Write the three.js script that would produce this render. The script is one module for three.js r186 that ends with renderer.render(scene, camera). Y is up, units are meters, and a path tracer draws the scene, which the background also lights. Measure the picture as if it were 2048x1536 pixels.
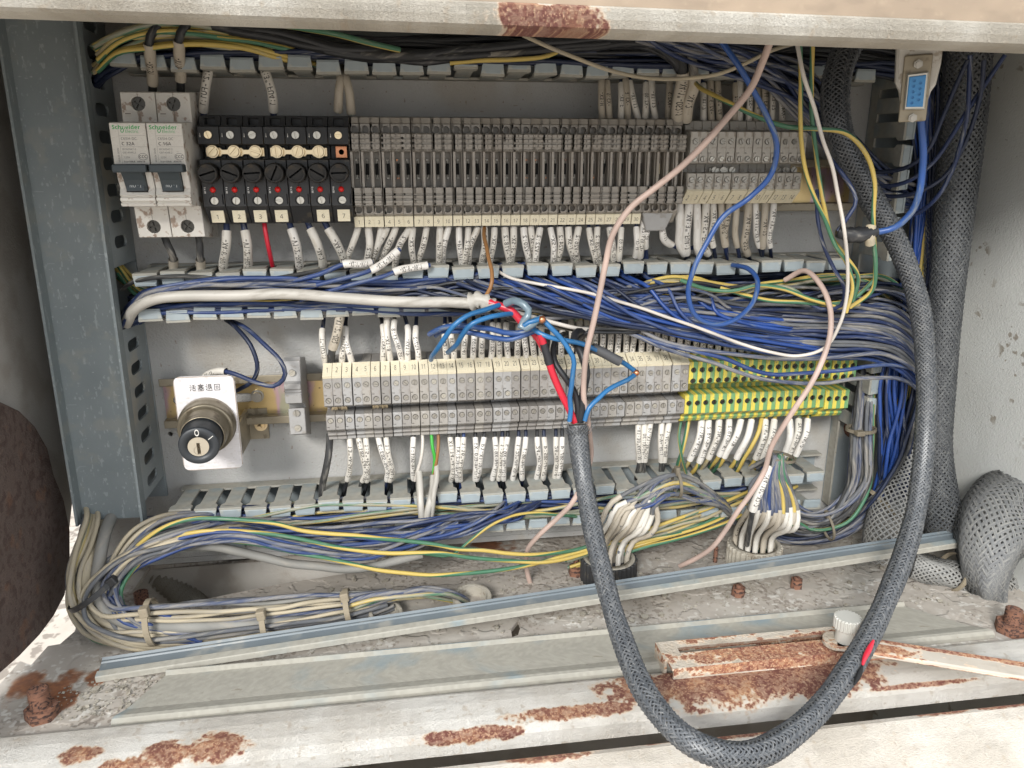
import * as THREE from 'three';
import { mergeGeometries } from 'three/addons/utils/BufferGeometryUtils.js';
import { RoundedBoxGeometry } from 'three/addons/geometries/RoundedBoxGeometry.js';
import { Brush, Evaluator, SUBTRACTION } from 'three-bvh-csg';

// ---------- camera, sky, sun, exposure ----------
const V3 = (x, y, z) => new THREE.Vector3(x, y, z), RAD = Math.PI / 180;
const scene = new THREE.Scene();
const camera = new THREE.PerspectiveCamera(53.13, 4 / 3, 0.01, 60);
camera.rotation.order = 'YXZ';
camera.rotation.set(-16.3 * RAD, -8.3 * RAD, 0);
camera.position.set(0, 0, 0.5);
camera.updateMatrixWorld(true);
const renderer = new THREE.WebGLRenderer({ antialias: true });
renderer.toneMapping = THREE.LinearToneMapping;
renderer.toneMappingExposure = 2.4;
renderer.shadowMap.enabled = true;
{ // an even overcast sky, three times brighter overhead than at the horizon
  const W = 64, H = 32, d = new Float32Array(W * H * 4);
  for (let y = 0; y < H; y++) for (let x = 0; x < W; x++) {
    const s = Math.max(0, Math.sin(((y + 0.5) / H - 0.5) * Math.PI)), l = 0.54 * (1 + 1.0 * s), o = (y * W + x) * 4;
    d[o] = l * 0.95; d[o + 1] = l; d[o + 2] = l * 1.06; d[o + 3] = 1;
  }
  const t = new THREE.DataTexture(d, W, H, THREE.RGBAFormat, THREE.FloatType);
  t.mapping = THREE.EquirectangularReflectionMapping; t.magFilter = THREE.LinearFilter; t.needsUpdate = true;
  scene.background = t; scene.environment = t;
}
const sun = new THREE.DirectionalLight(0xfffdf9, 1.5);
sun.position.set(-0.58, 0.66, 1.4); sun.target.position.set(0.05, -0.15, 0.05);
sun.castShadow = true; sun.shadow.radius = 28; sun.shadow.mapSize.set(2048, 2048);
Object.assign(sun.shadow.camera, { left: -0.6, right: 0.6, top: 0.6, bottom: -0.6, near: 0.1, far: 4 });
scene.add(sun, sun.target);

// ---------- measuring: where the line of sight through a photograph point meets a plane of the place ----------
const CAM = camera.position.clone();
const ray = (u, v) => V3((u - 1024) / 1536, (768 - v) / 1536, -1).applyQuaternion(camera.quaternion);
const P = (u, v, z) => { const d = ray(u, v); return CAM.clone().addScaledVector(d, (z - CAM.z) / d.z); };
const F = (u, v, y) => { const d = ray(u, v); return CAM.clone().addScaledVector(d, (y - CAM.y) / d.y); };
const X = (u, v, x) => { const d = ray(u, v); return CAM.clone().addScaledVector(d, (x - CAM.x) / d.x); };

// ---------- helpers ----------
let seed = 7;
const rnd = () => { seed = (seed + 0x6d2b79f5) | 0; let t = Math.imul(seed ^ (seed >>> 15), 1 | seed); t = (t + Math.imul(t ^ (t >>> 7), 61 | t)) ^ t; return ((t ^ (t >>> 14)) >>> 0) / 4294967296; };
const rr = (a, b) => a + (b - a) * rnd(), pick = (a) => a[Math.floor(rnd() * a.length)];
const clamp = (x, a = 0, b = 1) => Math.min(b, Math.max(a, x)), lerp = (a, b, t) => a + (b - a) * t, sst = (a, b, x) => { const t = clamp((x - a) / (b - a)); return t * t * (3 - 2 * t); };
const hash = (x, y, s) => { let h = Math.imul(x | 0, 374761393) + Math.imul(y | 0, 668265263) + Math.imul(s | 0, 1442695041); h = Math.imul(h ^ (h >>> 13), 1274126177); return ((h ^ (h >>> 16)) >>> 0) / 4294967296; };
function vn(x, y, s = 0, px = 0, py = 0) { // value noise, tiling when px, py are given
  const ix = Math.floor(x), iy = Math.floor(y), fx = x - ix, fy = y - iy, a = fx * fx * (3 - 2 * fx), b = fy * fy * (3 - 2 * fy);
  const w = (n, p) => (p ? ((n % p) + p) % p : n), h = (i, j) => hash(w(i, px), w(j, py), s);
  return lerp(lerp(h(ix, iy), h(ix + 1, iy), a), lerp(h(ix, iy + 1), h(ix + 1, iy + 1), a), b);
}
function fbm(x, y, s = 0, o = 4, px = 0, py = 0) { let v = 0, a = 0.5, n = 0; for (let i = 0; i < o; i++) { v += a * vn(x, y, s + i * 17, px, py); n += a; a *= 0.5; x *= 2; y *= 2; px *= 2; py *= 2; } return v / n; }
const used = new Map();
const numbered = (n) => { const k = used.get(n) ?? 0; used.set(n, k + 1); return k ? n + '_' + String(k).padStart(3, '0') : n; };
const shade = (m) => { m.castShadow = true; m.receiveShadow = true; return m; };
function tag(o, label, category, group, kind) { o.userData.label = label; if (category) o.userData.category = category; if (group) o.userData.group = group; if (kind) o.userData.kind = kind; return o; }
function thing(name, label, category, group, pos) { const g = new THREE.Group(); g.name = numbered(name); if (pos) g.position.copy(pos); scene.add(g); return tag(g, label, category, group); }
function part(parent, name, geo, mat, pos, rot) { const m = shade(new THREE.Mesh(geo, mat)); m.name = name; if (pos) m.position.set(...(pos.isVector3 ? pos.toArray() : pos)); if (rot) m.rotation.set(...rot); parent.add(m); return m; }
function solo(name, label, category, group, geo, mat, pos, kind) { const m = shade(new THREE.Mesh(geo, mat)); m.name = numbered(name); if (pos) m.position.copy(pos); scene.add(m); return tag(m, label, category, group, kind); }

// textures
function dtex(w, h, fn, srgb = true) { // fn(u, v) -> [r, g, b] 0..1 display values
  const d = new Uint8Array(w * h * 4);
  for (let y = 0; y < h; y++) for (let x = 0; x < w; x++) { const c = fn((x + 0.5) / w, (y + 0.5) / h), o = (y * w + x) * 4; for (let k = 0; k < 3; k++) d[o + k] = clamp(c[k]) * 255; d[o + 3] = 255; }
  const t = new THREE.DataTexture(d, w, h); t.magFilter = THREE.LinearFilter; t.minFilter = THREE.LinearMipmapLinearFilter; t.generateMipmaps = true; t.wrapS = t.wrapT = THREE.RepeatWrapping;
  if (srgb) t.colorSpace = THREE.SRGBColorSpace; t.needsUpdate = true; return t;
}
function ctex(w, h, draw) { const c = document.createElement('canvas'); c.width = w; c.height = h; draw(c.getContext('2d'), w, h); const t = new THREE.CanvasTexture(c); t.colorSpace = THREE.SRGBColorSpace; t.wrapS = t.wrapT = THREE.RepeatWrapping; return t; }
const rep = (t, m) => { t.repeat.set(1 / m, 1 / m); return t; }; // one tile every m metres
const mix3 = (a, b, t) => [lerp(a[0], b[0], t), lerp(a[1], b[1], t), lerp(a[2], b[2], t)];
const C = (r, g, b) => [r / 255, g / 255, b / 255];
const std = (o) => new THREE.MeshStandardMaterial({ side: THREE.DoubleSide, ...o });

// uv in metres from the face direction
function tri(g, off = 0) {
  g = g.index ? g.toNonIndexed() : g; const p = g.attributes.position, n = g.attributes.normal, uv = new Float32Array(p.count * 2);
  for (let i = 0; i < p.count; i++) { const ax = Math.abs(n.getX(i)), ay = Math.abs(n.getY(i)), az = Math.abs(n.getZ(i)), x = p.getX(i), y = p.getY(i), z = p.getZ(i);
    const [a, b] = az >= ax && az >= ay ? [x, y] : ay >= ax ? [x, z] : [z, y]; uv[i * 2] = a + off; uv[i * 2 + 1] = b + off * 0.7; }
  g.setAttribute('uv', new THREE.BufferAttribute(uv, 2)); return g;
}
const box = (x0, x1, y0, y1, z0, z1) => tri(new THREE.BoxGeometry(x1 - x0, y1 - y0, z1 - z0).translate((x0 + x1) / 2, (y0 + y1) / 2, (z0 + z1) / 2));
const rbox = (x0, x1, y0, y1, z0, z1, r = 0.0006) => tri(new RoundedBoxGeometry(x1 - x0, y1 - y0, z1 - z0, 1, r).translate((x0 + x1) / 2, (y0 + y1) / 2, (z0 + z1) / 2));
const cylZ = (r, z0, z1, n = 16, r2 = r) => tri(new THREE.CylinderGeometry(r2, r, z1 - z0, n).rotateX(Math.PI / 2).translate(0, 0, (z0 + z1) / 2));
const merge = (a) => mergeGeometries(a.map((g) => { g = g.index ? g.toNonIndexed() : g; for (const k of Object.keys(g.attributes)) if (!['position', 'normal', 'uv'].includes(k)) g.deleteAttribute(k); return g; }));
// a side outline [[y, z] ...] given thickness w along x, centred
function sidePrism(yz, w, bev = 0.00025) {
  const s = new THREE.Shape(yz.map(([y, z]) => new THREE.Vector2(z, y)));
  const g = new THREE.ExtrudeGeometry(s, { depth: w - 2 * bev, bevelEnabled: bev > 0, bevelSize: bev, bevelThickness: bev, bevelOffset: -bev, bevelSegments: 1, curveSegments: 6 });
  g.translate(0, 0, -(w - 2 * bev) / 2).applyMatrix4(new THREE.Matrix4().set(0, 0, -1, 0, 0, 1, 0, 0, 1, 0, 0, 0, 0, 0, 0, 1));
  return tri(g);
}
const frontPrism = (pts, z0, z1, bev = 0.0004, holes = []) => { // outline in x, y given depth along z
  const s = new THREE.Shape(pts.map(([x, y]) => new THREE.Vector2(x, y))); for (const h of holes) s.holes.push(new THREE.Path(h.map(([x, y]) => new THREE.Vector2(x, y))));
  return tri(new THREE.ExtrudeGeometry(s, { depth: z1 - z0 - 2 * bev, bevelEnabled: bev > 0, bevelSize: bev, bevelThickness: bev, bevelOffset: -bev, bevelSegments: 1, curveSegments: 8 }).translate(0, 0, z0 + bev));
};
const slotPts = (cx, cy, w, h, n = 5) => { const r = h / 2, a = []; for (let i = 0; i <= n; i++) a.push([cx + w / 2 - r + r * Math.sin(i / n * Math.PI), cy - r * Math.cos(i / n * Math.PI)]); for (let i = 0; i <= n; i++) a.push([cx - w / 2 + r - r * Math.sin(i / n * Math.PI), cy + r * Math.cos(i / n * Math.PI)]); return a; };
const ev = new Evaluator(); ev.attributes = ['position', 'normal', 'uv'];
function cut(g, ...tools) { let a = new Brush(g); a.updateMatrixWorld(); for (const t of tools) { const b = new Brush(t); b.updateMatrixWorld(); a = ev.evaluate(a, b, SUBTRACTION); } const o = a.geometry; o.clearGroups(); const n = o.index ? o.toNonIndexed() : o; return n; }

// a round cable along points; u runs along it in metres (or across a rectangle of a printed sheet), v round it with v = 0.5 towards the opening
function curveOf(pts) { return new THREE.CatmullRomCurve3(pts, false, 'centripetal'); }
function tube(curve, r, o = {}) {
  const t0 = o.t0 ?? 0, t1 = o.t1 ?? 1, L = curve.getLength() * (t1 - t0), seg = o.seg ?? Math.max(4, Math.min(110, Math.ceil(L / 0.004))), rad = o.rad ?? 8, org = o.org ?? V3(0, 0, 0);
  const p = [], tg = []; for (let i = 0; i <= seg; i++) { const t = lerp(t0, t1, i / seg); p.push(curve.getPointAt(t)); tg.push(curve.getTangentAt(t)); }
  const nn = new Array(seg + 1), m = seg >> 1, perp = (v, t) => v.clone().addScaledVector(t, -v.dot(t)).normalize();
  nn[m] = perp(Math.abs(tg[m].z) > 0.95 ? V3(0, 1, 0) : V3(0, 0, 1), tg[m]);
  for (let i = m + 1; i <= seg; i++) nn[i] = perp(nn[i - 1], tg[i]);
  for (let i = m - 1; i >= 0; i--) nn[i] = perp(nn[i + 1], tg[i]);
  const pos = [], nor = [], uv = [], idx = [], b = V3(0, 0, 0), q = V3(0, 0, 0), R = o.uv, off = o.off ?? 0;
  for (let i = 0; i <= seg; i++) { b.crossVectors(tg[i], nn[i]); const rad_ = typeof r === 'function' ? r(i / seg) : r;
    for (let k = 0; k <= rad; k++) { const a = (k / rad - 0.5) * 2 * Math.PI; q.copy(nn[i]).multiplyScalar(Math.cos(a)).addScaledVector(b, Math.sin(a));
      pos.push(p[i].x + q.x * rad_ - org.x, p[i].y + q.y * rad_ - org.y, p[i].z + q.z * rad_ - org.z); nor.push(q.x, q.y, q.z);
      if (R) uv.push(lerp(R[0], R[2], i / seg), lerp(R[1], R[3], k / rad)); else uv.push((L * i / seg) / 0.08 + off, k / rad + (o.twist ?? 0) * L * i / seg + off); } }
  const w = rad + 1; for (let i = 0; i < seg; i++) for (let k = 0; k < rad; k++) { const a = i * w + k; idx.push(a, a + 1, a + w, a + 1, a + w + 1, a + w); }
  if (o.cap !== false) for (const [i, s] of [[0, -1], [seg, 1]]) { const c = pos.length / 3; pos.push(p[i].x - org.x, p[i].y - org.y, p[i].z - org.z); nor.push(tg[i].x * s, tg[i].y * s, tg[i].z * s); uv.push(R ? R[0] : 0, R ? R[1] : 0); for (let k = 0; k < rad; k++) idx.push(c, i * w + k + (s > 0 ? 0 : 1), i * w + k + (s > 0 ? 1 : 0)); }
  const g = new THREE.BufferGeometry(); g.setAttribute('position', new THREE.Float32BufferAttribute(pos, 3)); g.setAttribute('normal', new THREE.Float32BufferAttribute(nor, 3)); g.setAttribute('uv', new THREE.Float32BufferAttribute(uv, 2)); g.setIndex(idx); return g;
}
const W3 = (a) => a.map((q) => (q.isVector3 ? q : P(q[0], q[1], q[2])));
// hand-laid cable: small unevenness every centimetre or two
function kink(w, r) { const c = curveOf(w), L = c.getLength(), n = Math.max(w.length, Math.round(L / 0.016)), out = []; for (let i = 0; i <= n; i++) { const p = c.getPointAt(i / n), j = i && i < n ? Math.min(0.0007, 0.25 * r + 0.00012) : 0; out.push(p.add(V3(rr(-j, j), rr(-j, j), rr(-j, j)))); } return out; }
function wire(name, label, category, group, pts, r, mat, o = {}) { const w = kink(W3(pts), r), c = curveOf(w); r *= r < 0.0026 ? 0.78 : 0.86; return solo(name, label, category, group, tube(c, r, { org: w[0], off: rnd(), twist: rr(-25, 25), ...o }), mat, w[0]); }

// ---------- materials ----------
const T = {};
T.grit = rep(dtex(256, 256, (u, v) => { const n = 0.5 * vn(u * 64, v * 64, 3, 64, 64) + 0.5 * vn(u * 128, v * 128, 4, 128, 128); return [n, n, n]; }, false), 0.06);
const speck = (u, v, n, s, thr) => { const c = vn(u * n, v * n, s, n, n); return sst(thr, thr + 0.06, c); };
T.panel = rep(dtex(512, 512, (u, v) => { let c = mix3(C(176, 175, 172), C(164, 162, 158), fbm(u * 6, v * 6, 1, 5, 6, 6)); c = mix3(c, C(120, 104, 88), 0.75 * speck(u, v, 90, 5, 0.93)); c = mix3(c, C(150, 138, 120), 0.35 * sst(0.55, 0.75, fbm(u * 4, v * 4, 21, 5, 4, 4))); return c; }), 0.16);
T.pvc = rep(dtex(512, 512, (u, v) => { let c = mix3(C(142, 149, 150), C(130, 137, 139), fbm(u * 8, v * 8, 2, 4, 8, 8)); c = mix3(c, C(168, 158, 140), 0.55 * sst(0.5, 0.72, fbm(u * 5, v * 5, 31, 5, 5, 5))); c = mix3(c, C(190, 196, 196), 0.5 * speck(u, v, 120, 9, 0.93)); return c; }), 0.12);
T.pvcDust = rep(dtex(512, 512, (u, v) => { let c = mix3(C(132, 145, 149), C(120, 134, 140), fbm(u * 8, v * 8, 2, 4, 8, 8)); const d = sst(0.26, 0.46, fbm(u * 4, v * 4, 37, 5, 4, 4)); c = mix3(c, mix3(C(168, 161, 147), C(152, 145, 132), vn(u * 100, v * 100, 7, 100, 100)), 0.85 * d); c = mix3(c, C(110, 96, 80), 0.6 * speck(u, v, 110, 8, 0.95)); return c; }), 0.2);
T.cover = rep(dtex(1024, 1024, (u, v) => { let c = mix3(C(122, 129, 130), C(108, 116, 118), fbm(u * 7, v * 7, 2, 6, 7, 7)); c = mix3(c, C(150, 157, 156), 0.6 * sst(0.66, 0.78, fbm(u * 90, v * 40, 11, 3, 90, 40))); c = mix3(c, C(190, 193, 190), 0.7 * speck(u, v, 170, 19, 0.962)); c = mix3(c, C(196, 198, 194), 0.4 * sst(0.95, 0.98, vn(u * 40, v * 150, 23, 40, 150)) ); return mix3(c, C(140, 138, 128), 0.35 * sst(0.55, 0.75, fbm(u * 12, v * 12, 44, 5, 12, 12))); }), 0.12);
T.term = rep(dtex(256, 256, (u, v) => { let c = mix3(C(160, 158, 156), C(145, 143, 140), fbm(u * 6, v * 6, 2, 4, 6, 6)); return mix3(c, C(120, 112, 102), 0.4 * sst(0.58, 0.75, fbm(u * 9, v * 9, 12, 4, 9, 9))); }), 0.03);
T.termBrown = rep(dtex(256, 256, (u, v) => { let c = mix3(C(180, 175, 167), C(165, 160, 151), fbm(u * 6, v * 6, 2, 4, 6, 6)); return mix3(c, C(105, 92, 76), 0.45 * sst(0.52, 0.7, fbm(u * 9, v * 9, 12, 4, 9, 9))); }), 0.03);
T.white = rep(dtex(256, 256, (u, v) => { let c = mix3(C(214, 210, 202), C(200, 195, 186), fbm(u * 6, v * 6, 2, 4, 6, 6)); c = mix3(c, C(130, 105, 88), 0.7 * sst(0.62, 0.74, fbm(u * 10, v * 10, 14, 5, 10, 10))); return c; }), 0.035);
T.black = rep(dtex(256, 256, (u, v) => { let c = mix3(C(46, 46, 47), C(38, 38, 39), fbm(u * 6, v * 6, 2, 4, 6, 6)); c = mix3(c, C(96, 84, 66), 0.5 * sst(0.6, 0.75, fbm(u * 7, v * 7, 15, 5, 7, 7))); return mix3(c, C(110, 108, 104), 0.5 * speck(u, v, 90, 4, 0.95)); }), 0.03);
T.rust = rep(dtex(512, 512, (u, v) => { const n = fbm(u * 8, v * 8, 3, 5, 8, 8), f = fbm(u * 40, v * 40, 6, 3, 40, 40); let c = mix3(C(88, 75, 69), C(102, 86, 78), n); c = mix3(c, C(80, 64, 58), sst(0.5, 0.7, f)); c = mix3(c, C(128, 88, 64), 0.4 * sst(0.62, 0.8, fbm(u * 12, v * 12, 29, 4, 12, 12))); return mix3(c, C(120, 112, 106), 0.6 * speck(u, v, 100, 33, 0.93)); }), 0.12);
T.bolt = rep(dtex(256, 256, (u, v) => mix3(mix3(C(112, 80, 66), C(140, 98, 76), fbm(u * 8, v * 8, 3, 4, 8, 8)), C(60, 44, 40), sst(0.5, 0.7, fbm(u * 20, v * 20, 5, 3, 20, 20)))), 0.02);
T.rail = rep(dtex(512, 128, (u, v) => { const n = fbm(u * 8, v * 3, 3, 4, 8, 3); let c = mix3(C(206, 182, 132), C(200, 170, 180), sst(0.4, 0.6, n)); c = mix3(c, C(178, 178, 156), sst(0.6, 0.75, n)); return mix3(c, C(70, 55, 40), 0.7 * speck(u, v, 60, 8, 0.92)); }), 0.09);
T.dustWhite = rep(dtex(256, 256, (u, v) => mix3(mix3(C(176, 170, 158), C(154, 147, 133), fbm(u * 6, v * 6, 4, 5, 6, 6)), C(120, 110, 96), 0.6 * sst(0.6, 0.75, fbm(u * 16, v * 16, 8, 3, 16, 16)))), 0.06);
const M = {
  panel: std({ map: T.panel, roughness: 0.55, bumpMap: T.grit, bumpScale: 0.0003 }), pvc: std({ map: T.pvc, roughness: 0.5 }), pvcDust: std({ map: T.pvcDust, roughness: 0.75, bumpMap: T.grit, bumpScale: 0.00008 }),
  cover: std({ map: T.cover, roughness: 0.5 }), term: std({ map: T.term, roughness: 0.5 }), termB: std({ map: T.termBrown, roughness: 0.55 }), termL: std({ map: T.term, color: 0xfaf2e6, roughness: 0.4 }), termL2: std({ map: T.term, color: 0xf2e8da, roughness: 0.4 }), termB2: std({ map: T.termBrown, color: 0xf2f2f2, roughness: 0.55 }),
  white: std({ map: T.white, roughness: 0.45 }), black: std({ map: T.black, roughness: 0.5 }), cap: std({ map: T.black, color: 0xd8ccbc, roughness: 0.6 }),
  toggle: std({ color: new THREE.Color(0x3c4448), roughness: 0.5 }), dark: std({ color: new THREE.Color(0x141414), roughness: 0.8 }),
  nickel: std({ color: new THREE.Color(0xc0bcb2), metalness: 0.9, roughness: 0.4 }), steel: std({ color: new THREE.Color(0xa8a49c), metalness: 0.85, roughness: 0.42 }), darkSteel: std({ color: new THREE.Color(0x4a4844), metalness: 0.9, roughness: 0.35 }),
  brass: std({ color: new THREE.Color(0xdcc8a4), metalness: 0.9, roughness: 0.3 }), copper: std({ color: new THREE.Color(0xc88a66), metalness: 0.9, roughness: 0.35 }), rail: std({ map: T.rail, metalness: 0.85, roughness: 0.3 }), zinc: std({ color: new THREE.Color(0xe8e2d6), metalness: 0.35, roughness: 0.42, map: T.dustWhite }),
  rust: std({ map: T.rust, roughness: 0.85, bumpMap: T.grit, bumpScale: 0.0006 }), bolt: std({ map: T.bolt, roughness: 0.9, bumpMap: T.grit, bumpScale: 0.0002 }), alu: std({ color: new THREE.Color(0xc4c2ba), metalness: 0.25, roughness: 0.45 }), red: std({ color: new THREE.Color(0xd0201c), roughness: 0.3 }),
  cream: std({ color: new THREE.Color(0xd8cdb2), roughness: 0.5 }), dusty: std({ map: T.dustWhite, roughness: 0.85, bumpMap: T.grit, bumpScale: 0.0003 }),
};
// cable skins: a base colour under patchy dust
function skin(base, dustAmt, s, rough = 0.5, dust = C(142, 136, 126)) {
  const t = dtex(512, 64, (u, v) => { let d = 0.62 * fbm(u * 3, v * 5, s, 3, 3, 5) + 0.38 * fbm(u * 16, v * 12, s + 5, 3, 16, 12); d = sst(0.72 - dustAmt * 0.5, 1.0 - dustAmt * 0.45, d) * (0.75 + 0.25 * vn(u * 256, v * 32, s + 9, 256, 32)); return mix3(mix3(base, base.map((x) => x * 0.82), vn(u * 6, v * 2, s + 3, 6, 2)), dust, clamp(d) * 0.9); });
  return std({ map: t, roughness: rough });
}
function skinYG(dustAmt, s) {
  const t = dtex(512, 64, (u, v) => { const w = sst(0.5, 0.52, v) * (1 - sst(0.96, 0.98, v)); let c = mix3(C(184, 160, 84), C(60, 104, 78), w); let d = 0.62 * fbm(u * 3, v * 5, s, 3, 3, 5) + 0.38 * fbm(u * 16, v * 12, s + 5, 3, 16, 12); d = sst(0.72 - dustAmt * 0.5, 1.0 - dustAmt * 0.45, d); return mix3(c, C(148, 140, 124), clamp(d) * 0.9); });
  return std({ map: t, roughness: 0.5 });
}
const K = {
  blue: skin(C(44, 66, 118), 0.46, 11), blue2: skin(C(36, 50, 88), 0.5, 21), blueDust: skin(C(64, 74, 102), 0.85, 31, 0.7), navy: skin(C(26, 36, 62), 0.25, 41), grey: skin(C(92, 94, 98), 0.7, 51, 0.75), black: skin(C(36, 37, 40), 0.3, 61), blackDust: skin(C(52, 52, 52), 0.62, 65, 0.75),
  sky: skin(C(46, 112, 166), 0.25, 71, 0.35), yg: skinYG(0.38, 81), ygDust: skinYG(0.85, 91), white: skin(C(214, 206, 196), 0.14, 101), cable: skin(C(188, 183, 174), 0.45, 103, 0.5), pink: skin(C(190, 166, 154), 0.4, 111, 0.55, C(140, 120, 108)), red: skin(C(208, 40, 60), 0.06, 121, 0.35), brown: skin(C(150, 106, 62), 0.1, 131), green: skin(C(70, 190, 70), 0.05, 141), greyCable: skin(C(140, 138, 132), 0.45, 151, 0.7), tan: skin(C(176, 164, 140), 0.4, 161, 0.8),
};
K.cleanBlue = skin(C(40, 72, 140), 0.24, 181, 0.4); K.brightBlue = skin(C(46, 84, 150), 0.34, 171, 0.4);
K.clear = new THREE.MeshPhysicalMaterial({ color: 0x9fb4bf, roughness: 0.25, transmission: 0.6, thickness: 0, side: THREE.DoubleSide });

// printed sleeves: one sheet of 8 x 32 printed strips
const prints = [];
const sleeveUV = (text) => { const i = prints.length; prints.push(text); if (i >= 256) throw new Error('too many prints'); const c = i % 8, r = Math.floor(i / 8); return [c / 8 + 0.002, 1 - (r + 1) / 32 + 0.001, (c + 1) / 8 - 0.002, 1 - r / 32 - 0.001]; };
const sleeveCanvas = document.createElement('canvas'); sleeveCanvas.width = 2048; sleeveCanvas.height = 2048;
const sleeveTex = new THREE.CanvasTexture(sleeveCanvas); sleeveTex.colorSpace = THREE.SRGBColorSpace;
const MS = { clean: std({ map: sleeveTex, roughness: 0.45, color: 0xf0ede8 }), worn: std({ map: sleeveTex, roughness: 0.55, color: 0xe6e2da }), dirty: std({ map: sleeveTex, roughness: 0.65, color: 0xc2b9aa }) };
function paintSleeves() {
  const x = sleeveCanvas.getContext('2d'); x.fillStyle = '#e2e0dd'; x.fillRect(0, 0, 2048, 2048);
  for (let i = 0; i < 9000; i++) { x.fillStyle = pick(['rgba(150,135,112,0.14)', 'rgba(255,255,255,0.14)', 'rgba(120,105,85,0.12)']); const w = rr(2, 40), h = rr(1, 6); x.fillRect(rr(0, 2048), rr(0, 2048), w, h); }
  x.fillStyle = '#343230'; x.textBaseline = 'middle'; x.textAlign = 'center';
  prints.forEach((s, i) => { if (!s) return; const cx = (i % 8) * 256 + 128, cy = Math.floor(i / 8) * 64 + 32; x.save(); x.translate(cx, cy); x.font = 'bold 16px monospace'; const w = x.measureText(s).width; x.scale(Math.min(1.5, 225 / w), 1); x.fillText(s, 0, 0); x.restore(); });
}
// numbered tags: one sheet of 8 x 8
const numCanvas = document.createElement('canvas'); numCanvas.width = numCanvas.height = 1024;
{ const x = numCanvas.getContext('2d'); x.fillStyle = '#dcd2b8'; x.fillRect(0, 0, 1024, 1024);
  for (let i = 0; i < 5000; i++) { x.fillStyle = pick(['rgba(170,150,110,0.12)', 'rgba(245,240,225,0.16)', 'rgba(140,120,90,0.1)']); x.fillRect(rr(0, 1024), rr(0, 1024), rr(2, 26), rr(1, 9)); }
  x.fillStyle = '#3c3a38'; x.textAlign = 'center'; x.textBaseline = 'middle'; x.font = '58px sans-serif';
  for (let i = 0; i < 60; i++) x.fillText(i ? String(i) : '', (i % 8) * 128 + 64, Math.floor(i / 8) * 128 + 68); }
const numTex = new THREE.CanvasTexture(numCanvas); numTex.colorSpace = THREE.SRGBColorSpace; M.num = std({ map: numTex, roughness: 0.5 });
const tagGeos = new Map();
function tagGeo(n, w, h, d, sy = 1) { // a small plate, its front towards +z printed with n
  const key = [n, w, h, d].join(); if (tagGeos.has(key)) return tagGeos.get(key);
  const g = new THREE.BoxGeometry(w, h, d), uv = g.attributes.uv, c = n % 8, r = Math.floor(n / 8), asp = h / w;
  for (let i = 0; i < uv.count; i++) { const front = i >= 16 && i < 20; const a = front ? uv.getX(i) : 0.06 + uv.getX(i) * 0.05, b = front ? 0.5 + (uv.getY(i) - 0.5) * Math.min(1, sy) : 0.06; uv.setXY(i, (c + 0.04 + a * 0.92) / 8, 1 - (r + 1 - (0.04 + b * 0.92)) / 8); }
  tagGeos.set(key, g); return g;
}
// ---------- the setting: ground outside, cabinet shell, mounting panel ----------
T.ground = rep(dtex(512, 512, (u, v) => mix3(mix3(C(186, 177, 165), C(160, 149, 136), fbm(u * 8, v * 8, 3, 5, 8, 8)), C(110, 100, 90), 0.7 * sst(0.5, 0.65, fbm(u * 24, v * 24, 5, 4, 24, 24)))), 0.5);
{ const g = solo('ground', 'pale sandy ground outside the cabinet', 'ground', null, tri(new THREE.PlaneGeometry(60, 60, 4, 4).rotateX(-Math.PI / 2)), std({ map: T.ground, roughness: 0.95 }), V3(0, -1.1, 0), 'structure'); g.userData.kind = 'structure'; }
const cab = thing('control_cabinet', 'open weathered steel control cabinet with chipped pale paint and rust', 'cabinet');
// peeling paint over rusty steel: rust where blobs (given in place coordinates) say so, broken up by noise
function peel(w, h, a0, a1, b0, b1, base, blobs, o = {}) {
  const [pa, pb] = base;
  return dtex(w, h, (u, v) => {
    const a = lerp(a0, a1, u), b = lerp(b0, b1, v), n = fbm(a * 160, b * 160, 5, 5), n2 = fbm(a * 40, b * 40, 8, 4), f = fbm(a * 700, b * 700, 9, 3);
    let c = mix3(pa, pb, sst(0.3, 0.7, n2)); c = mix3(c, c.map((x) => x * 0.88), 0.4 * sst(0.5, 0.75, fbm(a * 90, b * 300, 13, 4)));
    c = mix3(c, C(166, 148, 126), 0.35 * sst(0.68, 0.82, fbm(a * 300, b * 300, 15, 4)));
    let k = 0, deep = 0; for (const [ca, cb, ra, rb, s, dk] of blobs) { const q = 1 - Math.hypot((a - ca) / ra, (b - cb) / rb), m = sst(-0.3, 0.24, q * 0.7 + (n - 0.5) * 0.9 + (f - 0.5) * 0.35) * sst(-0.7, -0.1, q) * s; if (m > k) { k = m; deep = dk; } }
    k = Math.max(k, (o.flecks ?? 0) * sst(0.7, 0.76, fbm(a * 120, b * 220, 77, 4)));
    const f2 = fbm(a * 1500, b * 1500, 19, 2); let rust = mix3(C(178, 128, 92), C(140, 94, 72), sst(0.3, 0.6, n)); rust = mix3(rust, C(112, 66, 56), clamp(deep * 1.1 * sst(0.3, 0.7, fbm(a * 60, b * 110, 51, 4)) + 0.5 * sst(0.5, 0.72, f))); rust = mix3(rust, C(224, 190, 150), 0.6 * sst(0.62, 0.74, f2));
    c = mix3(c, C(226, 222, 214), 0.7 * sst(0.12, 0.3, k) * (1 - sst(0.35, 0.55, k)));
    c = mix3(c, C(190, 156, 122), 0.6 * sst(0.04, 0.45, k)); return mix3(c, rust, sst(0.35, 0.7, k) * lerp(0.6, 1, sst(0.35, 0.6, f)));
  });
}
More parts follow.
